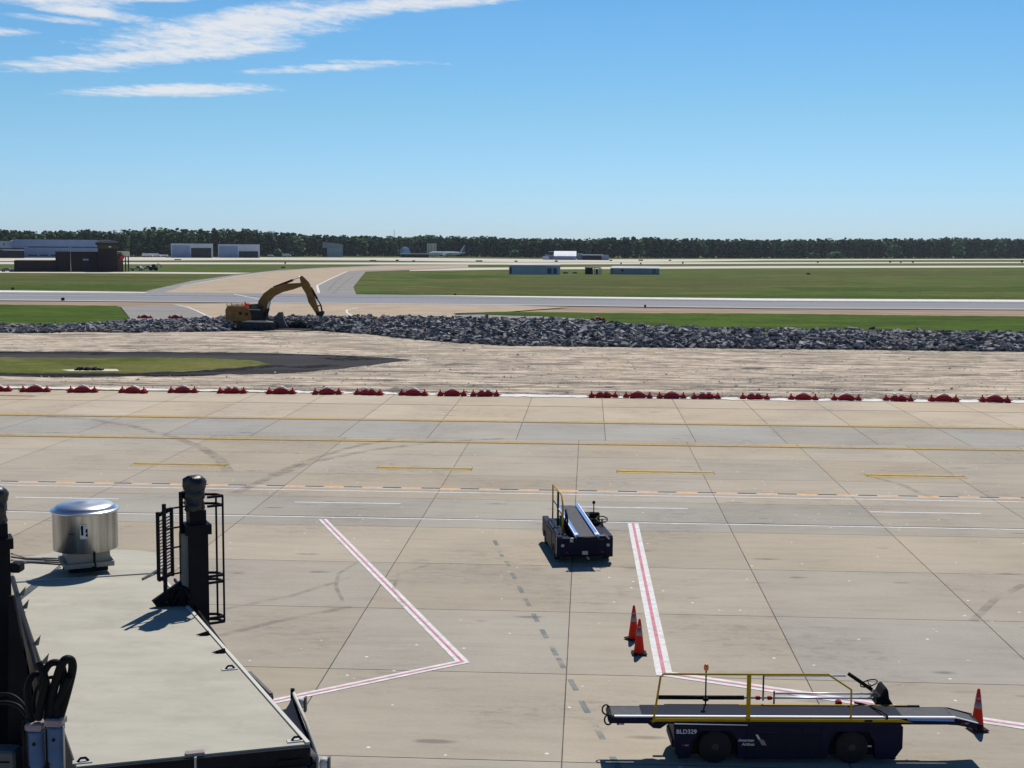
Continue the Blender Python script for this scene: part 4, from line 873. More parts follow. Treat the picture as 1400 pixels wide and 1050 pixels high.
    for (a, z0, z1, wd, m) in ((-.03, .26, .50, .11, M_letter), (-.075, .42, .46, .012, M_gal), (-.05, .32, .48, .035, M_navyd), (.02, .36, .42, .03, M_blk), (.02, .30, .34, .03, M_blk), (-.23, .33, .342, .09, M_blk)):
        aa = math.atan2(cam2.y, cam2.x)+(-a)/RF*-1; n = 5; vs = []; rad = RF+(.004 if m is M_letter else .007)
        for i in range(n):
            t = aa+(-wd/2+wd*i/(n-1))/RF
            for z in (z0, z1): vs.append((fc.x+rad*math.cos(t), fc.y+rad*math.sin(t), zb2+z))
        st.add(vs, [(2*i, 2*i+2, 2*i+3, 2*i+1) for i in range(n-1)], m)
    st.build('rating_sticker', fan, O)
    # blue cable-chain cylinders and hoses at the near left corner
    Yc = 13.0
    P2 = lambda px, py, yy=Yc: (fl.at(px, py, yy)[0], yy, fl.at(px, py, yy)[1])
    grp = []
    for (px, topy, rr_) in ((49, 990, .083), (76, 984, .085)):
        x, y, z = P2(px, topy); mb = MB(); mb.lathe([(rr_*.80, -4.5), (rr_*.80, -.42), (rr_*.98, -.40), (rr_, -.36), (rr_, -.08), (rr_*1.06, -.07), (rr_*1.06, -.04), (rr_*.9, -.035)], M_duct, (x, y, z-.02), 20)
        p = bld(mb, 'hose_sleeve')
        m2 = MB(); m2.box(x-rr_*1.05, x+rr_*1.05, y-rr_*1.05, y+rr_*1.05, z-.052, z+.03, M_pink, .015); m2.build('sleeve_flange', p, O); m2 = MB(); m2.lathe([(.016, -.012), (.016, .01)], M_blk, (x+.01, y-rr_-.004, z-.18), 8, 'y'); m2.build('sleeve_bolt', p, O)
    mb = MB(); x, y, z = P2(62, 1000); mb.box(x-.21, x-.19, y-.08, y+.1, z-.9, z+.12, M_bdark); mb.box(x+.205, x+.215, y-.06, y-.04, z-4.2, z+.08, M_gal); mb.box(x-.006, x+.014, y+.02, y+.05, z-1.5, z+.05, M_bdark); mb.box(x-.2, x+.2, y+.10, y+.13, z-4.0, z-.95, M_bdark); bld(mb, 'hose_bracket')
    def hose(pts, rad):
        pts = [Vector(P2(px, py, Yc+dy)) for px, py, dy in pts]; out = []
        for i in range(len(pts)-1):
            p0, p1, p2, p3 = pts[max(i-1, 0)], pts[i], pts[i+1], pts[min(i+2, len(pts)-1)]
            for k in range(7):
                t = k/7; out.append(.5*((2*p1)+(p2-p0)*t+(2*p0-5*p1+4*p2-p3)*t*t+(3*p1-p0-3*p2+p3)*t*t*t))
        out.append(pts[-1]); mb = MB(); mb.tube(out, rad*1.3, M_blk, 10); bld(mb, 'hose')
    for pts, rad in (([(44, 986, 0), (38, 960, 0), (38, 938, 0), (47, 922, .05), (60, 925, .1), (66, 945, .05), (64, 984, 0)], .026),
                     ([(70, 982, 0), (72, 950, 0), (80, 920, 0), (88, 903, 0), (97, 903, .03), (99, 915, .06), (92, 945, .06), (82, 980, .02)], .034),
                     ([(60, 970, 0), (58, 930, .0), (66, 910, .0), (78, 906, .03), (86, 916, .05), (86, 940, .05), (74, 978, 0)], .028),
                     ([(48, 985, .04), (47, 955, .04), (54, 935, .04), (70, 926, .04), (84, 930, .04)], .014),
                     ([(52, 984, -.03), (56, 960, -.03), (62, 930, -.03), (52, 905, -.03)], .03),
                     ([(0, 949, .1), (14, 950, .1), (26, 957, .08), (36, 970, .03), (40, 984, 0)], .015), ([(0, 961, .1), (12, 961, .1), (26, 966, .08), (38, 980, .03)], .017),
                     ([(80, 984, .0), (78, 965, 0), (84, 950, .0), (95, 925, .02)], .030)): hose(pts, rad)
    # lower machinery on the left, under the hoses
    mb = MB(); x, y, z = P2(8, 1040, 16.9); mb.box(x-.4, x+.12, y, y+.3, z-1.2, z+.12, M_bgrey, .03); mb.box(x-.3, x+.05, y-.01, y, z-.03, z-.01, M_blk); bld(mb, 'control_cabinet')
jet_bridge()

# ------------------------------------------------------------------ low barricades along the works
def make_barricade(double):
    r = thing('low_barricade', '', 'barricade', (0, 0))
    b = MB(); top = [(-.54, .10), (-.46, .26), (-.32, .36), (-.15, .40 if not double else .40), (0, .42 if not double else .28), (.15, .40 if not double else .40), (.32, .36), (.46, .26), (.54, .10)]
    b.prism([(-.55, 0)]+top+[(.55, 0)], -.16, .16, M_barr); b.box(-.75, .75, -.07, .07, .08, .22, M_barr)
    for (bx_, bw_, bh_) in ((-.40, .09, .34), (-.13, .07, .31), (.12, .08, .32), (.42, .07, .33)): b.lathe([(bw_, .1), (bw_*1.1, bh_*.8), (bw_*.6, bh_), (.02, bh_+.01)], M_barr, (bx_, -.12, 0), 8)
    b.box(-1.16, 1.16, -.03, .03, .10, .15, M_barr); b.build('barricade_body', r)
    for s in (-1, 1):
        e = MB(); e.prism([(s*.60, .0), (s*.62, .18), (s*.74, .30), (s*.88, .30), (s*1.00, .14), (s*1.04, 0)], -.18, .18, M_barr); ft = e.build('end_foot', r)
        l = MB(); l.lathe([(.05, 0), (.055, .05), (.05, .13), (.02, .17)], M_barl, (s*.82, 0, .29), 10); l.build('warning_lamp', ft)
    w = MB()
    if double:
        for s in (-1, 1): w.lathe([(.16, -.02), (.17, .02), (.13, .10), (.05, .13)], M_barw, (s*.24, .06, .40), 14)
    else: w.prism([(-.40, .345), (-.26, .43), (0, .54), (.26, .46), (.40, .345), (.3, .33), (-.3, .33)], .0, .20, M_barw)
    w.build('white_cap', r); return r
M_barr = mat('barricade_red', (.34, .022, .026), .5, var=.3, vscale=3); M_barl = mat('red_lamp', (.45, .02, .02), .3); M_barw = mat('barricade_white', (.78, .76, .76), .5)
bs, bd = make_barricade(False), make_barricade(True); used = set()
xsb = [(3, 0), (48, 0), (113, 0), (182, 0), (250, 0), (317, 1), (384, 0), (447, 0), (504, 1), (565, 0), (618, 0), (663, 1), (825, 1), (872, 0), (918, 0), (965, 1), (1032, 1), (1098, 0), (1157, 0), (1228, 1), (1290, 0), (1360, 0)]
for i, (px, dbl) in enumerate(xsb):
    px2 = px-8 if i == 0 else px; pyb = 534.2+(px2)*.0118 + (1.2 if px < 200 else 0)
    p = G(px2, pyb); src = bd if dbl else bs; o = copy_tree(src) if src in used else src; used.add(src)
    o.location = (p[0], p[1], .013 if p[1] < 93.4 else .045); o.rotation_euler = (0, 0, R(random.uniform(-9, 9)))
    side = 'left of' if px < 700 else 'right of'
    lab = ('low red barricade with two white humps %s the gap in the row' if dbl else 'low red barricade with one white topped mound %s the gap in the row') % side
    tag(o, lab, 'barricade', ('twin humped' if dbl else 'single mound')+' barricades %s the gap' % side)
dc = copy_tree(bs); dc.location = (*G(935, 447.5), .25); tag(dc, 'dark red barricade at the rubble edge below the long grass strip', 'barricade', 'far barricades'); COL.objects.unlink(dc) if False else None
far_b = [(817, 440.0, 'red barricade behind the rubble near the tip of the right grass strip'), (198, 437.2, 'red barricade on the grey shoulder, left of the pair behind the rubble'), (240, 437.2, 'red barricade on the grey shoulder, right of the pair behind the rubble')]
dc.location = (*G(far_b[0][0], far_b[0][1]), .22); tag(dc, far_b[0][2], 'barricade', 'barricades behind the rubble')
for px, py, lab in far_b[1:]: o = copy_tree(bs); o.location = (*G(px, py), .22); o.rotation_euler = (0, 0, 0); tag(o, lab, 'barricade', 'barricades behind the rubble')

# ------------------------------------------------------------------ excavator with breaker
M_exy = mat('excavator_yellow', (.20, .115, .035), .6, var=.3, vscale=1.5, dirt=.4)
M_exk = mat('excavator_black', (.02, .021, .025), .6, var=.3, vscale=2)
M_exr = mat('safety_red', (.75, .09, .05), .5)
M_track = mat('track_steel', (.045, .05, .06), .6, .2, var=.4, vscale=3)
def excavator():
    gx, gy = G(349, 451.6); r = thing('excavator', 'yellow brown tracked excavator with hydraulic breaker on the rubble bank', 'excavator', (gx, gy+1.4, .03), 3.2)
    FE = Frame(gx, gy+1.4, 3.2, .03); A = lambda px, py, y=0: FE.at(px, py, y)
    for y in (-1.25, 1.25):
        yy = y; mb = MB(); q0 = A(323.5, 451.5, -1.5); q1 = A(376, 451.5, -1.5); x0, x1 = q0[0], q1[0]; h = 1.0
        out = [(x0+.35, 0), (x1-.35, 0), (x1-.08, .18), (x1, h*.5), (x1-.08, h*.82), (x1-.4, h), (x0+.4, h), (x0+.08, h*.82), (x0, h*.5), (x0+.08, .18)]
        mb.prism(out, yy-.3, yy+.3, M_track)
        n = 34
        for k in range(n):      # grouser bars around the loop
            t = k/n*len(out); i = int(t); a, b = out[i], out[(i+1) % len(out)]; f = t-i; x, z = a[0]+(b[0]-a[0])*f, a[1]+(b[1]-a[1])*f; mb.box(x-.04, x+.04, yy-.32, yy+.32, max(0, z-.04), z+.04, M_exk)
        t = mb.build('track', r)
        w = MB()
        for k in range(6): w.lathe([(.05, -.32), (.2, -.31), (.2, .31), (.05, .32)], M_exk, (x0+.6+k*(x1-x0-1.2)/5, yy, .3), 12, 'y')
        w.build('track_roller', t)
    mb = MB(); mb.box(x0+.9, x1-.9, -.95, .95, .55, 1.05, M_exk); mb.lathe([(.8, 0), (.8, .18)], M_exk, ((x0+x1)/2, 0, 1.05), 20); mb.prism([(x0+.6, 1.0), (x0+1.4, 1.18), (x1-1.3, 1.18), (x1-.2, 1.02), (x1-.2, .95)], -1.62, -1.3, M_gal); mb.build('undercarriage', r)
    # house
    yb = -1.45; P = lambda *l: [A(px, py, yb) for px, py in l]
    mb = MB(); mb.prism(P((308.5, 438), (308, 424), (310.5, 418.5), (333, 418.8), (340.5, 424), (343.5, 431), (343.5, 436.5), (333, 439.5)), yb, 1.45, M_exy); body = mb.build('house', r)
    d = MB(); 
    for px, py in ((328.5, 428.5), (337, 429.5)): c = A(px, py, yb-.01); d.lathe([(.05, -.02), (.2, -.02), (.2, 0)], M_exk, (c[0], yb-.0, c[1]), 12, 'y')
    for k in range(3): c = A(311.5, 427+k*1.6, yb-.01); d.box(c[0], c[0]+.45, yb-.02, yb, c[1], c[1]+.05, M_cref)
    d.build('house_vent', body)
    d = MB()
    a, b = A(310.5, 418.8, -1.2), A(333, 418.8, -1.2)
    for y in (-1.3, 1.3):
        for k in range(4): x = a[0]+(b[0]-a[0])*k/3; d.bar((x, y, a[1]), (x, y, a[1]+(.35 if k in (0, 2) else .18)), .06, .06, M_exk)
        d.bar((a[0], y, a[1]+.15), (b[0], y, a[1]+.15), .05, .05, M_exk)
    d.build('house_railing', body)
    c = MB(); c.prism(P((341.5, 437), (341.5, 425), (340.5, 416.2), (352.5, 415.6), (357, 420), (358.5, 437)), -1.40, -.45, M_exk); cab = c.build('cab', r)
    g = MB(); q = P((343, 423.3), (343, 417.2), (351, 416.8), (352.5, 423)); g.prism(q, -1.43, -1.405, M_glass); g.build('cab_window', cab)
    g = MB(); q = P((339.5, 423.6), (340.5, 422.9), (356, 423.2), (356, 424.0)); g.prism(q, -1.46, -1.42, M_gal); g.build('cab_sill', cab)
    d = MB(); q = P((333.5, 419), (334, 412.5), (335.2, 412.5), (336, 415), (340.3, 415), (341, 424.3), (337, 421)); d.prism(q, -1.35, -1.20, M_exr); d.build('safety_flag', r)
    d = MB(); d.box(A(352, 437)[0], A(366, 437)[0], -1.4, 1.4, 1.15, 1.45, M_exk); d.box(A(356, 430)[0], A(364.5, 430)[0], -.45, 1.35, 1.4, 2.1, M_exk, .1); d.build('turntable_deck', r)
    # boom
    def pr(l, y0, y1, m, name, par=r):
        mb = MB(); mb.prism([A(px, py, 0) for px, py in l], y0, y1, m); return mb.build(name, par)
    boom = pr([(351.5, 421), (354, 411), (361, 401), (371.5, 393.3), (390, 387.8), (411.5, 386.6), (413, 391.5), (400, 396), (386, 399.5), (375, 405), (369.5, 411.5), (366, 421.5), (364.5, 432), (357, 433)], -.32, .32, M_exy, 'boom')
    for s in (-1, 1):
        mb = MB(); a, b = A(363.5, 431.5), A(369, 412); mb.tube([(a[0], s*.48, a[1]), ((a[0]+b[0])/2, s*.48, (a[1]+b[1])/2)], .16, M_exk, 10); mb.tube([((a[0]+b[0])/2, s*.48, (a[1]+b[1])/2), (b[0], s*.48, b[1])], .09, M_steel, 10); mb.build('boom_cylinder', boom)
    mb = MB(); a, b, c = A(374, 393), A(400.5, 382.7), A(411, 378.5); mb.tube([(a[0], 0, a[1]), (b[0], 0, b[1])], .15, M_exk, 10); mb.tube([(b[0], 0, b[1]), (c[0], 0, c[1])], .07, M_steel, 8); mb.build('stick_cylinder', boom)
    stick = pr([(409.8, 378.8), (412, 377), (414.5, 378), (422.5, 386.2), (426, 394.5), (430, 406), (434.5, 419), (436.5, 427.5), (431.5, 427.5), (427, 420.5), (422.2, 413.5), (418.8, 402), (413.2, 393)], -.26, .26, M_exy, 'stick')
    mb = MB(); a, b, c = A(425.3, 393), A(433.5, 408.5), A(438.6, 417); mb.tube([(a[0], 0, a[1]), (b[0], 0, b[1])], .14, M_exk, 10); mb.tube([(b[0], 0, b[1]), (c[0], 0, c[1])], .08, M_exk, 8); mb.bar((c[0], 0, c[1]), (A(433, 419)[0], 0, A(433, 419)[1]), .3, .15, M_exk); mb.bar((c[0], 0, c[1]), (A(440.5, 426.5)[0], 0, A(440.5, 426.5)[1]), .3, .16, M_exk); mb.build('bucket_cylinder', stick)
    hm = pr([(432.3, 426), (442.6, 425.2), (443.3, 427.5), (441.5, 431.8), (434.3, 431.8), (432.3, 429.3)], -.36, .36, M_exk, 'breaker')
    mb = MB(); a, b, c = A(438.8, 431.5), A(438.5, 438), A(438, 445.5); mb.tube([(a[0], 0, a[1]), (b[0], 0, b[1]), (c[0], 0, c[1])], [.22, .20, .09], M_bluegrey, 12); mb.build('breaker_tool', hm)
M_bluegrey = mat('worn_steel', (.16, .18, .22), .45, .4)
excavator()
p = G(382, 449); sl_ = MB(); sl_.prism([(-.9, 0), (-.55, 1.35), (-.05, 2.0), (.45, 2.05), (.6, 1.2), (.9, .5), (1.2, 0)], -.3, .25, mat('lifted_slab', (.17, .175, .19), .9, var=.4, vscale=2)); o = sl_.build('concrete_slab'); o.location = (*p, .03); tag(o, 'upright grey broken concrete slab just right of the excavator tracks', 'slab')

# ------------------------------------------------------------------ far buildings
def wallm(name, c, **k): return mat(name, c, k.pop('rough', .7), var=.12, vscale=.15, **k)
M_hblue = wallm('hangar_blue', (.24, .32, .47)); M_hpale = wallm('hangar_pale', (.48, .54, .62)); M_hroof = wallm('hangar_roof', (.36, .42, .52)); M_door = wallm('hangar_opening', (.03, .03, .035))
M_brick = wallm('dark_brick', (.030, .021, .024)); M_beige = wallm('beige_panel', (.66, .59, .48)); M_white = wallm('white_metal', (.70, .71, .73)); M_olive = wallm('olive_band', (.07, .066, .035)); M_redb = wallm('red_brick', (.16, .08, .08))
def front(label, cat, name, px0, px1, pyb, depth, dxy=0):
    """frame of a far building: origin at the left foot of its front wall; S(px,py) gives local x,z on that wall"""
    p0 = Vector(G(px0, pyb)); ang = 0
    pm = Vector(G((px0+px1)/2, pyb)); ang = math.degrees(math.atan2(-pm.x, pm.y)); fr = Frame(p0.x, p0.y, ang); r = thing(name, label, cat, (p0.x, p0.y, 0), ang)
    return r, (lambda px, py, y=0: fr.at(px, py, y))
def boxb(S, name, r, px0, px1, pyt, y0, y1, m, pyb=None, z0=0.):
    mb = MB(); a = S(px0, pyt, y0); b = S(px1, pyt, y0); zb = S(px0, pyb, y0)[1] if pyb else z0; mb.box(a[0], b[0], y0, y1, zb, a[1], m); return mb.build(name, r)
# long blue-grey hangar, far left
r, S = front('long blue grey hangar rising behind the dark brick fire station', 'hangar', 'hangar', 20, 140, 352.3, 60)
b = boxb(S, 'wall', r, 20, 150, 337.5, 0, 60, M_hblue); mb = MB(); a = S(20, 337.5); c = S(150, 337.5); t = S(20, 327.2, 0)[1]; mb.box(a[0]-1, c[0]+1, -1, 61, a[1], t, wallm('hangar_upper', (.22, .30, .48))); mb.build('upper_wall', r)
boxb(S, 'door_track', r, 38, 150, 337.0, -1.2, -1.02, M_navyd, 338.2)
for k, (x0, x1) in enumerate(((39, 51), (54, 66), (69, 82))): boxb(S, 'door_dark_strip', r, x0, x1, 348.2, -.3, -.02, M_door, 349.8)  # short dark strips low on the front wall
r, S = front('pale hangar annex at the left edge of the photo', 'hangar', 'hangar_annex', -60, 20, 352, 40)
mb = MB(); q = [S(-60, 352), S(-60, 328.5), S(14, 329.8), S(19.5, 327.6), (S(19.5, 352)[0], 0)]; q[0] = (q[0][0], 0); mb.prism(q, 0, 50, M_hpale); mb.build('wall', r); boxb(S, 'window', r, 4.5, 6, 332.5, -.2, -.02, M_door, 335.5)
r, S = front('low dark flat roofed building in front of the pale annex', 'building', 'low_building', -70, 33, 352.6, 20)
boxb(S, 'wall', r, -70, 33, 341.5, 0, 20, M_navyd); boxb(S, 'roof', r, -72, 33.5, 338.6, -1.5, 21, M_navyd, 340); boxb(S, 'roof_fascia', r, 4, 33, 341.3, -1.7, -1.52, M_hpale, 342.4)
# fire station
r, S = front('dark brick fire station with square lookout tower and flared top', 'fire station', 'fire_station', 19, 160, 371.8, 25)
boxb(S, 'low_wing', r, 19, 76, 356.2, 0, 22, M_brick); boxb(S, 'main_block', r, 75.5, 135, 344.0, 1.0, 24, M_brick); tw = boxb(S, 'tower', r, 134.5, 160, 340.0, -1, 11, M_brick)
mb = MB(); a, b = S(134.5, 340, -1), S(160, 340, -1); z1 = S(134, 334.5, -1)[1]; z2 = S(134, 330.6, -1)[1]; z3 = S(134, 328.7, -1)[1]
def ring(x0, x1, y0, y1, z): return [(x0, y0, z), (x1, y0, z), (x1, y1, z), (x0, y1, z)]
def frust(mb, a_, b_, m): mb.add(a_+b_, [(0, 3, 2, 1), (4, 5, 6, 7), (0, 1, 5, 4), (1, 2, 6, 5), (2, 3, 7, 6), (3, 0, 4, 7)], m)
frust(mb, ring(a[0], b[0], -1, 11, a[1]), ring(a[0]-.35, b[0]+.35, -1.4, 11.4, z1), M_olive); mb.build('lookout_cabin', tw)
mb = MB(); frust(mb, ring(a[0]-.7, b[0]+.7, -1.8, 11.8, z1), ring(a[0]-.9, b[0]+.9, -2, 12, z2-.3), M_door); frust(mb, ring(a[0]-.8, b[0]+.8, -1.9, 11.9, z2-.3), ring(a[0]+.6, b[0]-.6, -.5, 10.5, z3), M_door); mb.build('tower_roof', tw)
boxb(S, 'tower_lamp', tw, 148.5, 152, 336.6, -1.8, -1.45, M_white, 338.2)
mb = MB(); a, b = S(113, 353.8, 1.), S(121, 356.2, 1.); mb.box(a[0], b[0], .93, .97, b[1], a[1], M_hblue); mb.build('window', r)
boxb(S, 'side_bay', r, 160, 166.5, 344.5, 2, 14, M_redb)
mb = MB(); a, b = S(160, 344.2, 2), S(177.5, 350.5, 2); mb.box(a[0], b[0], 2, 16, b[1], a[1], M_beige); mb.build('canopy', r)
for px in (168, 172, 176): boxb(S, 'canopy_post', r, px-1.4, px+.2, 350.6, 2.3, 2.9, M_door)
mb = MB(); c = S(166.2, 351.8, 1.6); mb.lathe([(.1, -.3), (.9, -.2), (1., 0)], wallm('red_disc', (.6, .05, .04)), (c[0], 1.6, c[1]), 16, 'y'); mb.build('red_sign', r)
mb = MB()
for k in range(4): a = S(77+4*k, 344, 5); mb.box(a[0], a[0]+.7, 5, 6, a[1], a[1]+.5, M_hpale)
mb.build('roof_vent', r)
# mid hangars
for lab, (x0, x1, yt, base, split, dt) in (('pale blue steel hangar with open dark bay, left of the matching pair', (233.5, 291, 333.3, 352.3, 260, 339)), ('pale blue steel hangar with open dark bay, right of the matching pair', (298, 355, 334.3, 352.3, 325.5, 343.5))):
    r, S = front(lab, 'hangar', 'hangar', x0, x1, base, 30); r['group'] = 'paired steel hangars'
    boxb(S, 'wall', r, x0, x1, yt, 0, 30, M_hpale); boxb(S, 'steel_cladding', r, x0+1.5, split-.5, yt+1.8, -.15, -.02, M_hblue)
    boxb(S, 'hangar_door', r, split+1.3, x1-2.2, dt, -.3, -.02, M_door); boxb(S, 'roof', r, x0-.3, x1+.3, yt-.6, -.5, 30.5, M_hroof, yt)
r, S = front('tall pale grey hangar with sloping roof, standing against the trees', 'hangar', 'hangar', 441, 470, 351.0, 30)
mb = MB(); q = [(S(441, 351)[0], S(441, 338)[1]-.5), S(441, 331), S(450, 331.6), S(468.7, 333.6), (S(468.7, 350)[0], 0), (S(447, 350)[0], 0), S(447, 338.6)]; mb.prism(q, 0, 35, wallm('grey_cladding', (.36, .37, .38))); mb.build('wall', r)
boxb(S, 'sliding_door', r, 447.5, 466.5, 339.5, -.4, -.05, wallm('door_grey', (.46, .47, .50))); boxb(S, 'dark_recess', r, 441, 446.8, 338.8, 6, 30, M_door)
# dome, long low building, beige tower
r, S = front('round blue white dome shelter standing before the far trees', 'dome', 'dome_shelter', 545, 562, 350.6, 10)
mb = MB(); a, b = S(546.5, 350), S(560.5, 350); R0 = (b[0]-a[0])/2; cx = (a[0]+b[0])/2; zc = S(553, 338)[1]-R0
mb.lathe([(R0, -12), (R0, 0)], wallm('dome_cladding', (.62, .72, .84)), (cx, 10, max(zc, 1)), 32, 'y'); mb.build('dome_shell', r)
mb = MB(); mb.lathe([(R0*1.08, -12.3), (R0*1.08, -11.6)], M_hpale, (cx, 10.2, max(zc, 1)), 32, 'y'); mb.lathe([(R0*.95, -12.6), (R0*.95, -12.35)], wallm('dome_face', (.48, .62, .80)), (cx, 10.2, max(zc, 1)), 32, 'y'); mb.build('dome_rim', r)
r, S = front('long low dark brown building between the dome and the airliner', 'building', 'low_building', 548, 586, 351.8, 15)
boxb(S, 'wall', r, 548, 586, 347.6, 0, 15, M_brick); boxb(S, 'roof', r, 547, 586.5, 346.6, -1, 16, M_hpale, 347.6)
r, S = front('plain beige block tower behind the nose of the airliner', 'building', 'block_tower', 583, 597, 350.8, 15)
boxb(S, 'wall', r, 583.7, 596.7, 333.4, 0, 15, M_beige); boxb(S, 'parapet', r, 583.4, 597, 332.8, -.3, 15.3, M_beige, 333.4)
mb = MB()
for k in range(3): a = S(585.5+4*k, 334.5, -.1); mb.box(a[0], a[0]+.7, -.2, -.03, 1, a[1], wallm('panel_rib', (.38, .33, .28)))
mb.build('panel_rib', r)
# barrel-roof building
r, S = front('white barrel roofed hangar with dark wing in front of the distant trees', 'hangar', 'barrel_hangar', 745, 833, 355.2, 20)
mb = MB(); q = [S(757, 350), S(760, 346.5), S(763.5, 343.4), S(790, 343.2), S(793.5, 343.8), S(789.5, 346.8), S(787, 350.2)]; 
a, b, c, d = S(757, 350, 0), S(788, 350, 0), S(795, 343.5, 0), S(763, 343.3, 0)
n = 8; Vt = []; dep = 26
for i in range(n+1):
    t = i/n; y = dep*t; z = a[1]+(c[1]-a[1])*math.sin(t*math.pi/2)*1.0; Vt += [(a[0], y, z), (b[0], y, z)]
for i in range(1, n+1):
    t = i/n; y = dep*(1+t); z = a[1]+(c[1]-a[1])*math.cos(t*math.pi/2); Vt += [(a[0], y, z), (b[0], y, z)]
m_ = len(Vt)//2; mb.add(Vt, [(2*i, 2*i+1, 2*i+3, 2*i+2) for i in range(m_-1)]+[tuple(range(0, 2*m_, 2)), tuple(range(1, 2*m_, 2))[::-1]], wallm('barrel_roof', (.80, .82, .84))); mb.build('barrel_roof', r)
mb = MB(); mb.box(a[0]+.3, b[0]-.3, .5, 2*dep-.5, 0, a[1]-.05, M_hblue); mb.build('wall', r)
boxb(S, 'side_wing', r, 796, 824, 349.0, 2, 30, M_navyd); boxb(S, 'wing_roof', r, 795, 825, 348.2, 1, 31, M_hpale, 349)
boxb(S, 'hall_link', r, 789, 796, 346.5, 8, 30, M_hblue); boxb(S, 'annex', r, 822.5, 832.5, 348.8, 1.5, 20, wallm('annex_blue', (.20, .27, .40)))
boxb(S, 'rear_block', r, 745, 756, 348.5, 10, 24, M_hblue); boxb(S, 'roof_duct', r, 750, 760, 343.6, 20, 24, M_hpale, 344.6); boxb(S, 'left_block', r, 742, 750, 350.5, 4, 12, M_hpale)
# field sheds
r, S = front('long pale blue metal shed, largest of those in the grass field', 'shed', 'metal_shed', 695, 767, 375, 12)
w = boxb(S, 'wall', r, 696, 766, 364.0, 0, 7, wallm('shed_cladding', (.40, .45, .53))); boxb(S, 'roof', r, 695, 766.5, 361.8, -.6, 7.6, M_white, 363.8)
for x0, x1 in ((748.3, 754), (756.5, 761.5)): boxb(S, 'door', w, x0, x1, 366.8, -.12, -.02, wallm('shed_door', (.05, .09, .16)), 374.2)
boxb(S, 'end_door', r, 697, 699.5, 365.5, -.1, -.02, M_door, 374); boxb(S, 'footing', r, 693, 790, 374.7, -1.2, -.3, M_pale, 375.4)
r, S = front('open dark shelter with posts between the two metal sheds', 'shelter', 'open_shelter', 800, 822, 375, 8)
boxb(S, 'roof', r, 799.5, 821.5, 365.5, -.5, 6, wallm('shelter_roof', (.12, .12, .13)), 366.6); boxb(S, 'back_wall', r, 800, 810.5, 366.6, .5, 5.5, M_navyd)
for px in (812, 818.5, 821): boxb(S, 'post', r, px, px+1.6, 366.6, 0, .4, M_hpale)
boxb(S, 'cabinet', r, 814.5, 817.6, 367.5, 1, 2.5, M_door)
r, S = front('pale grey metal shed standing alone at the right of the field sheds', 'shed', 'metal_shed', 834, 902, 375, 12)
w = boxb(S, 'wall', r, 834.5, 901.5, 366.3, 0, 7, wallm('shed_grey', (.30, .33, .38)));  mb = MB(); a, b = S(834, 364.5), S(902, 364.5); z = S(834, 366.4)[1]; mb.add([(a[0]-.3, -.5, z), (b[0]+.3, -.5, z), (b[0]+.3, 7.5, z+.05), (a[0]-.3, 7.5, z+.05), (a[0]+1., 1.2, z+.7), (b[0], 1.2, z+.7), (b[0], 7, z+.7), (a[0]+1., 7, z+.7)], [(0, 3, 2, 1), (4, 5, 6, 7), (0, 1, 5, 4), (1, 2, 6, 5), (2, 3, 7, 6), (3, 0, 4, 7)], M_white); mb.build('roof', r)
boxb(S, 'window', w, 849.5, 852.3, 368.0, -.1, -.02, M_door, 371); boxb(S, 'door', w, 892, 897, 367.5, -.1, -.02, wallm('shed_door_grey', (.16, .19, .24)), 374.3)
boxb(S, 'corner_panel', w, 834.6, 838.5, 367, -.1, -.02, wallm('shed_panel', (.22, .22, .22)), 374.5)

# small round bales / equipment between the sheds
for k, (px, wd) in enumerate(((773, 7), (786, 6.5))):
    p = Vector(G(px, 374)); s = wd/F*p.length; mb = MB(); mb.lathe([(.2*s, 0), (.5*s, .02*s), (.55*s, .14*s), (.42*s, .28*s), (.1*s, .34*s)], mat('scrub', (.035, .04, .02), .9, var=.4, vscale=1), (0, 0, 0), 14, smooth=False)
    o = mb.build('shrub'); o.location = (p.x, p.y, 0); tag(o, ['dark low shrub right beside the long pale blue shed', 'dark low shrub next to the open shelter in the field'][k], 'shrub')

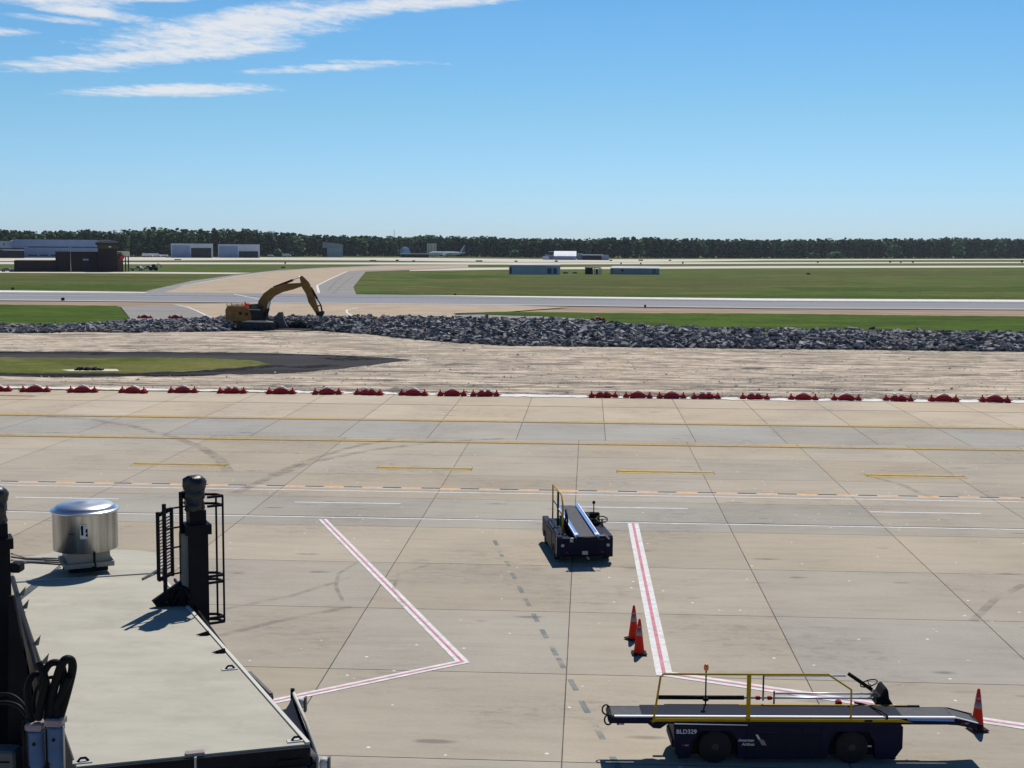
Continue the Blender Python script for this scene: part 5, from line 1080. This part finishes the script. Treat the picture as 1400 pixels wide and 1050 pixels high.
# ------------------------------------------------------------------ parked airliner
def airliner():
    p = Vector(G(611, 351.2)); r = thing('airliner', 'white twin engine airliner parked nose left before the far trees', 'airplane', (p.x, p.y, 0), 3.2); fr = Frame(p.x, p.y, 3.2); S = lambda px, py, y=0: fr.at(px, py, y)
    nose = S(586, 347)[0]; tail = S(636, 346)[0]; L_ = tail-nose; R_ = 1.9; zc = S(611, 346.6)[1]
    M = mat('aircraft_white', (.88, .88, .88), .45); MBd = wallm('aircraft_blue', (.14, .19, .32))
    mb = MB(); st = [(0, .05, -.3), (.02, .5, -.25), (.06, .82, -.1), (.12, 1, 0), (.68, 1, 0), (.82, .72, .3), (.93, .38, .75), (1, .08, 1.1)]; n = 16; vs = []
    for t, k, dz in st:
        for i in range(n): a = 2*math.pi*i/n; vs.append((nose+t*L_, R_*k*math.cos(a), zc+dz+R_*k*math.sin(a)))
    mb.add(vs, [(i*n+k, i*n+(k+1) % n, (i+1)*n+(k+1) % n, (i+1)*n+k) for i in range(len(st)-1) for k in range(n)]+[tuple(range(n-1, -1, -1))], M, True); mb.build('fuselage', r)
    mb = MB(); q = [S(627.5, 344.6), S(634.7, 335.0), S(636.8, 335.0), S(634.2, 345.4)]; mb.prism(q, -.25, .25, MBd); mb.prism([S(628.6, 344.4), S(634.7, 335), S(635.4, 335), S(630.6, 344.8)], -.3, .3, M); mb.build('tail_fin', r)
    mb = MB(); x = nose+L_*.93; 
    for s in (-1, 1): mb.add([(x-1.5, 0, zc+1.1), (x+1.5, 0, zc+1.1), (x+3., s*6, zc+1.4), (x+1.6, s*6, zc+1.4), (x-1.5, 0, zc+.85), (x+1.5, 0, zc+.85), (x+3., s*6, zc+1.25), (x+1.6, s*6, zc+1.25)], [(0, 1, 2, 3), (7, 6, 5, 4), (0, 4, 5, 1), (1, 5, 6, 2), (2, 6, 7, 3), (3, 7, 4, 0)], M)
    mb.build('tailplane', r)
    for s in (-1, 1):
        mb = MB(); x = nose+L_*.42; mb.add([(x-2, s*1., zc-1.1), (x+5, s*1., zc-1.1), (x+10, s*17, zc+.3), (x+8.2, s*17, zc+.3), (x-2, s*1., zc-1.6), (x+5, s*1., zc-1.5), (x+10, s*17, zc+.1), (x+8.2, s*17, zc+.1)], [(0, 1, 2, 3), (7, 6, 5, 4), (0, 4, 5, 1), (1, 5, 6, 2), (2, 6, 7, 3), (3, 7, 4, 0)], M_hpale); mb.build('wing', r)
        mb = MB(); mb.lathe([(.7, -2.2), (1.1, -2), (1.15, 0), (.8, 1.8), (.4, 2.4)], M, (x+1, s*5.5, zc-1.7), 16, 'x'); mb.build('engine', r)
    mb = MB()
    for x, y in ((nose+4, 0), (nose+L_*.5, -2.7), (nose+L_*.5, 2.7)): mb.box(x-.15, x+.15, y-.15, y+.15, .4, zc-1.5, M_gal); mb.lathe([(.2, -.35), (.55, -.3), (.55, .3), (.2, .35)], M_tyre, (x, y, .55), 12, 'y')
    mb.build('landing_gear', r)
    mb = MB(); mb.box(nose+3.5, nose+L_*.82, -R_-.03, -R_+.02, zc+.15, zc+.5, MBd); mb.build('cabin_windows', r)
airliner()

# ------------------------------------------------------------------ vehicles on the far service roads
def car(px, py, ln, col, lab, deg=0, kind='car', cat='car'):
    p = Vector(G(px, py)); r = thing('parked_'+kind, lab, cat, (p.x, p.y, .05), deg); M = mat('car_paint', col, .35)
    h = ln/2; b = MB()
    if kind == 'car': pr_ = [(-h, .35), (-h, .85), (-h*.72, .95), (-h*.45, 1.38), (h*.35, 1.42), (h*.62, .98), (h*.98, .85), (h, .35)]; gl = [(-h*.62, .98), (-h*.42, 1.32), (h*.32, 1.36), (h*.52, 1.0)]
    else: pr_ = [(-h, .5), (-h, 1.1), (-h*.05, 1.1), (h*.05, 1.9), (h*.55, 1.9), (h*.7, 1.25), (h, 1.15), (h, .5)]; gl = [(h*.08, 1.2), (h*.12, 1.8), (h*.5, 1.8), (h*.62, 1.25)]
    b.prism(pr_, -.85, .85, M); b.build('body', r); g = MB(); g.prism(gl, -.87, -.851, M_glass); g.prism(gl, .851, .87, M_glass); g.build('window', r)
    for x in (-h*.62, h*.62):
        for y in (-.8, .8): w = MB(); w.lathe([(.1, -.12), (.33, -.1), (.33, .1), (.1, .12)], M_tyre, (x, y, .33), 12, 'y'); w.build('wheel', r)
    return r
car(37.5, 371.6, 4.6, (.55, .57, .60), 'silver grey car nearest the long low wing of the fire station'); car(26, 371.6, 4.5, (.5, .52, .55), 'pale car parked second from the fire station wing', 170)
car(10, 371.8, 4.6, (.12, .14, .18), 'dark car parked at the left edge of the photo')
car(43.5, 371.0, 3.6, (.75, .75, .76), 'small white car tucked behind the silver grey one by the fire station', 60)
car(187, 370.2, 5.4, (.6, .6, .6), 'white pickup parked right of the fire station canopy', 0, 'pickup', 'pickup'); car(201, 369.6, 5.2, (.28, .30, .45), 'blue grey pickup parked right of the white pickup', 0, 'pickup', 'pickup')
p = Vector(G(210, 370)); r = thing('backhoe', 'dark backhoe with raised arm parked beside the pickups', 'backhoe', (p.x, p.y, .05)); mb = MB(); mb.box(-1.6, 1.2, -.8, .8, .6, 1.5, M_exk, .15); mb.box(-.5, .7, -.7, .7, 1.5, 2.6, M_exk, .1); mb.build('body', r)
mb = MB(); mb.tube([(1.1, 0, 1.2), (1.9, 0, 3.0), (3., 0, 2.1), (3.3, 0, 1.2)], .16, M_exk, 6); mb.build('arm', r)
for x, rr_ in ((-1.1, .5), (.9, .7)):
    for y in (-.8, .8): w = MB(); w.lathe([(.1, -.2), (rr_, -.18), (rr_, .18), (.1, .2)], M_tyre, (x, y, rr_), 12, 'y'); w.build('wheel', r)
for i, (px, ln, lab) in enumerate(((202, 9, 'white box truck parked left of the paired steel hangars'), (212, 10, 'white box truck in the middle of three left of the hangars'), (225, 6, 'small white van just left of the paired steel hangars'), (392, 8, 'white van parked before the trees right of the steel hangars'), (370, 5, 'small white van next to the pointed tree'))):
    p = Vector(G(px, 351.8)); r = thing('parked_truck' if ln > 7 else 'parked_van', lab, 'truck' if ln > 7 else 'van', (p.x, p.y, .03), 3); b = MB(); b.box(-ln/2, ln*.25, -1.2, 1.2, .9, 3.3 if ln > 7 else 2.3, M_white, .1); b.build('cargo_box', r); b = MB(); b.prism([(ln*.26, .6), (ln*.26, 2.6 if ln > 7 else 2.2), (ln*.4, 2.4 if ln > 7 else 2.), (ln*.5, 1.4), (ln*.5, .6)], -1.1, 1.1, M_hpale); b.build('cab', r)
    b = MB()
    for x in (-ln*.3, ln*.35):
        for y in (-1, 1): b.lathe([(.1, -.15), (.45, -.12), (.45, .12), (.1, .15)], M_tyre, (x, y, .45), 12, 'y')
    b.build('wheels', r)

# lamp pole by the station, mast over the trees
p = Vector(G(97, 372.5)); r = thing('lamp_pole', 'slim grey lamp pole in front of the dark brick fire station', 'lamp post', (p.x, p.y, 0)); mb = MB(); mb.tube([(0, 0, 0), (0, 0, 9.3)], [.12, .07], M_gal, 8); mb.build('pole', r); mb = MB(); mb.box(-.5, .5, -.15, .15, 9.3, 9.45, M_gal, .03); mb.build('lamp_head', r)
for px in (1.5, 9, 122.5/1): pass
# ------------------------------------------------------------------ field signs and lights
M_sgn = mat('sign_back', (.02, .02, .022), .6)
def sign(px, py, w_, h_, lab, grp='dark guidance sign backs in the grass'):
    p = Vector(G(px, py)); k = p.length/F; w_, h_ = w_*k, h_*k; r = thing('guidance_sign', lab, 'airfield sign', (p.x, p.y, .03), 3.2, grp); mb = MB(); mb.box(-w_/2, w_/2, -.12, .12, h_*.25, h_, M_sgn, .03); mb.build('panel', r)
    mb = MB()
    for s in (-1, 1): mb.box(s*w_*.35-.04, s*w_*.35+.04, -.05, .05, -.02, h_*.26, M_sgn)
    mb.build('leg', r)
for a in ((17.5, 397, 3.4, 3.6, 'small dark sign beyond the left end of the near taxiway'), (86, 412, 4.2, 4.6, 'small dark sign on the near shoulder above the left grass patch'), (882, 421.5, 2.6, 4.6, 'narrow dark sign on the shoulder above the right grass strip'),
          (622, 404.5, 2.4, 3.2, 'narrow dark sign at the near edge of the big field'), (387, 367, 5, 2.2, 'low wide dark sign right of the brown grass wedge tip'), (390, 361.5, 2, 3.2, 'narrow dark sign above the low wide one'),
          (510, 357.6, 9, 2., 'long low dark sign below the trees left of the airliner'), (543, 357.2, 4, 2.2, 'dark sign left of centre of three under the airliner'), (565.5, 358.2, 4, 2.2, 'dark sign below the long brown building'), (655, 358, 9, 2., 'long low dark sign right of the airliner'),
          (705.5, 358.5, 4, 2.2, 'dark sign left of the barrel roofed hangar'), (760.5, 358.6, 4, 2.4, 'dark sign below the left end of the barrel roofed hangar'), (835, 357.2, 4, 2, 'dark sign below the right end of the barrel roofed hangar'), (876, 357.2, 6, 2.2, 'wide dark sign right of the barrel roofed hangar'), (916, 357.2, 3.4, 2, 'dark sign further right of the barrel roofed hangar'),
          (849, 361.6, 2, 2.6, 'small dark sign just behind the lone grey shed'), (876, 361.8, 2, 2.4, 'second small dark sign behind the lone grey shed'), (933.5, 361.6, 1.8, 4, 'thin tall dark marker right of the lone grey shed'), (1118, 360, 2.2, 2.4, 'lone dark marker in mid right of the far grass'), (1217, 360, 2.4, 3.2, 'first dark marker of the three far right'), (1231.5, 360, 2, 2.4, 'middle dark marker of the three far right'), (1248, 360, 2.4, 2.8, 'last dark marker of the three far right'), (1397, 360, 2.6, 4.2, 'dark marker at the right edge of the photo'), (1105, 376, 5, 2.6, 'dark low box standing alone in the right of the big field'), (243, 355.8, 9, 1.6, 'long low dark sign below the left steel hangar')): sign(*a)
for px, py, lab in ((206, 511.5, ''),): pass
p = G(121, 507.8); mb = MB(); rr = random.Random(4)
for k in range(14): x = -1.1+k*.16; mb.box(x, x+rr.uniform(.1, .22), rr.uniform(-.3, 0), rr.uniform(.2, .5), 0, rr.uniform(.1, .28), M_blk, .03)
o = mb.build('drain_debris'); o.location = (*p, .09); tag(o, 'row of dark debris on the pale slab in the dry grass island', 'debris')

# ------------------------------------------------------------------ trees
M_leafd = mat('leaf_dark', (.046, .082, .034), .9, var=.5, vscale=.25, attr='tint')
M_trunk = mat('bark', (.05, .04, .032), .9)
def tree_mesh(mb, tint, x, y, H_, W_, kind, rr, shade=1.0, nclump=70):
    mb.tube([(x, y, 0), (x+rr.uniform(-.3, .3), y, H_*.55), (x, y, H_*.9)], [.45, .3, .1], M_trunk, 5, False); tint += [(1, 1, 1)]*10
    for q in range(nclump):
        if kind == 'pine': h = H_*rr.uniform(.02, 1.0)**.9; w = W_*(1-.50*max(0, h/H_-.45)/.55)*(.8 if h < H_*.3 else 1)
        else: h = H_*(.12+.86*rr.random()**.8); w = W_*math.sqrt(max(.05, 1-((h/H_-.45)/.58)**2))
        a = rr.uniform(0, 6.283); rad = w*math.sqrt(rr.random())
        c = Vector((x+rad*math.cos(a), y+rad*math.sin(a), h)); s = rr.uniform(1.0, 2.0)*(1 if kind == 'pine' else 1.15)*(.72 if h > H_*.86 else 1)
        k = shade*rr.choice((.4, .6, .8, 1.0, 1.5, 2.2)) * (1.0 if kind == 'pine' else 1.25)
        m = Matrix.Rotation(rr.uniform(0, 6.28), 3, 'Z') @ Matrix.Rotation(rr.uniform(-.9, .9), 3, 'X')
        P = [c+m @ Vector(v)*s for v in ((-1, -.7, rr.uniform(-.3, .3)), (rr.uniform(-.3, .3), -1., .2), (1, -.5, rr.uniform(-.3, .3)), (.8, .8, -.2), (-.2, 1.1, rr.uniform(-.2, .4)), (-1.1, .4, 0))]
        mb.add(P+[c+Vector((0, 0, .75*s))], [(0, 1, 6), (1, 2, 6), (2, 3, 6), (3, 4, 6), (4, 5, 6), (5, 0, 6)], M_leafd)
        g = rr.uniform(.85, 1.2); tint += [(k*g, k, k*rr.uniform(.7, 1.1))]*6
topl = [(-400, 316), (0, 316.5), (25, 317.5), (60, 319), (100, 316), (150, 317.5), (180, 316), (208, 313.5), (250, 315), (300, 314.5), (350, 315.5), (380, 319), (410, 320), (440, 322.5), (470, 322.5), (500, 323.5), (560, 324.5), (585, 322), (610, 323), (640, 324.5), (660, 323.5), (700, 326.5), (750, 326.5), (790, 328), (830, 326), (870, 325), (930, 327), (1000, 328), (1060, 328.5), (1130, 327.5), (1200, 327.5), (1270, 327), (1300, 325.5), (1340, 327.5), (1400, 328), (1800, 332)]
def topy(px): return float(np.interp(px, [a for a, b in topl], [b for a, b in topl]))
def basey(px): return float(np.interp(px, [-400, 0, 240, 440, 600, 760, 1050, 1400, 1800], [349.6, 350.6, 351.4, 350.4, 350.4, 352.6, 353.0, 353.4, 355.4]))
def forest():
    rr = random.Random(21); mb = MB(); tint = []; px = -380
    while px < 1780:
        for row in range(3):
            q = px+rr.uniform(-2, 2); p = Vector(G(q, basey(q))); p = p*(1+.012*row+rr.uniform(0, .006)); D = p.length
            Hh = (HC - (topy(q)-(338.5+.0065*(q-700)))*D/F)*rr.uniform(.90, 1.05)
            if row == 0: Hh *= .92
            tree_mesh(mb, tint, p.x, p.y, Hh, rr.uniform(3.0, 4.8), 'pine' if rr.random() < .55 else 'round', rr, rr.choice((.5, .7, .9, 1, 1.5)), 74 if row < 2 else 60)
        px += 1850*rr.uniform(3.0, 4.4)/D
    o = mb.build('wood', tint=tint); tag(o, 'dark pine wood closing the far side of the airfield', 'wood', kind='stuff')
forest()
def lone(px, h_px, w, kind, shade, lab, name, dmul=.985, ncl=150):
    p = Vector(G(px, basey(px)))*dmul; D = p.length; H_ = h_px*D/F; rr = random.Random(int(px)); r = thing(name, lab, 'tree', (p.x, p.y, 0))
    mb = MB(); t = []; mb.tube([(0, 0, 0), (.1, 0, H_*.7)], [.5, .15], M_trunk, 6); mb.build('trunk', r, tint=None)
    mb = MB(); t = []; tree_mesh(mb, t, 0, 0, H_, w, kind, rr, shade, ncl); c = mb.build('crown', r, tint=t)
for a in ((380.5, 9.5, 3.6, 'pine', 2.2, 'small pale green pointed tree standing right of the paired steel hangars', 'conifer'), (405, 27, 9, 'round', 1.6, 'rounded mid green tree standing out left of the tall grey hangar', 'broadleaf_tree'), (536, 20, 6, 'round', 1.5, 'rounded green tree just left of the dome shelter', 'broadleaf_tree'),
          (493, 24, 8, 'round', 1.3, 'broad green tree right of the tall grey hangar', 'broadleaf_tree'), (1222, 18, 9, 'round', 2.1, 'lighter green tree with layered crown at the right of the wood edge', 'broadleaf_tree'), (1310, 25, 9, 'round', 1.9, 'tall lighter green tree near the right edge of the wood', 'broadleaf_tree'),
          (1345, 10, 4, 'round', 1.9, 'small pale tree in front of the wood near the right edge', 'broadleaf_tree'), (1142, 8.5, 9, 'round', 2.0, 'low bright shrub mound before the wood in the right half', 'broadleaf_tree'), (1112, 7, 6, 'round', 1.9, 'smaller bright shrub left of the low shrub mound', 'broadleaf_tree'), (703, 9, 3.5, 'round', 1.7, 'small pale tree left of the barrel roofed hangar', 'broadleaf_tree'),
          (872, 24, 7, 'round', 1.6, 'tall light green tree rising right of the barrel roofed hangar', 'broadleaf_tree'), (1368, 22, 7, 'round', 1.6, 'broad green tree rightmost at the wood edge', 'broadleaf_tree')): lone(*a)
p = Vector(G(539, 350.2))*1.02; r = thing('radio_mast', 'thin lattice radio mast rising above the trees left of the dome', 'mast', (p.x, p.y, 0)); D = p.length; top = HC+(337.4-315)*D/F
mb = MB()
for k in range(3): a = 2*math.pi*k/3; mb.tube([(.6*math.cos(a), .6*math.sin(a), 0), (.5*math.cos(a), .5*math.sin(a), top)], .12, M_gal, 4)
z = 1
while z < top-1: mb.bar((.55, 0, z), (-.3, .45, z+1), .08, .08, M_gal); mb.bar((-.3, .45, z), (-.3, -.45, z+1), .08, .08, M_gal); z += 2
mb.build('lattice', r); mb = MB(); mb.tube([(0, 0, top), (0, 0, top+2)], .1, M_gal, 5); mb.build('antenna', r)

# ------------------------------------------------------------------ air
hz = MB(); hz.box(-2600, 2600, -200, 2600, -1, 48, M_gal); ho = hz.build('haze'); ho['kind'] = 'stuff'
HM = bpy.data.materials.new('haze'); HM.use_nodes = True; HM.node_tree.nodes.clear()
_o = HM.node_tree.nodes.new('ShaderNodeOutputMaterial'); _v = HM.node_tree.nodes.new('ShaderNodeVolumePrincipled')
_v.inputs['Color'].default_value = (.80, .90, 1, 1); _v.inputs['Density'].default_value = .00004; _v.inputs['Anisotropy'].default_value = .2
HM.node_tree.links.new(_v.outputs[0], _o.inputs['Volume']); ho.data.materials.clear(); ho.data.materials.append(HM)
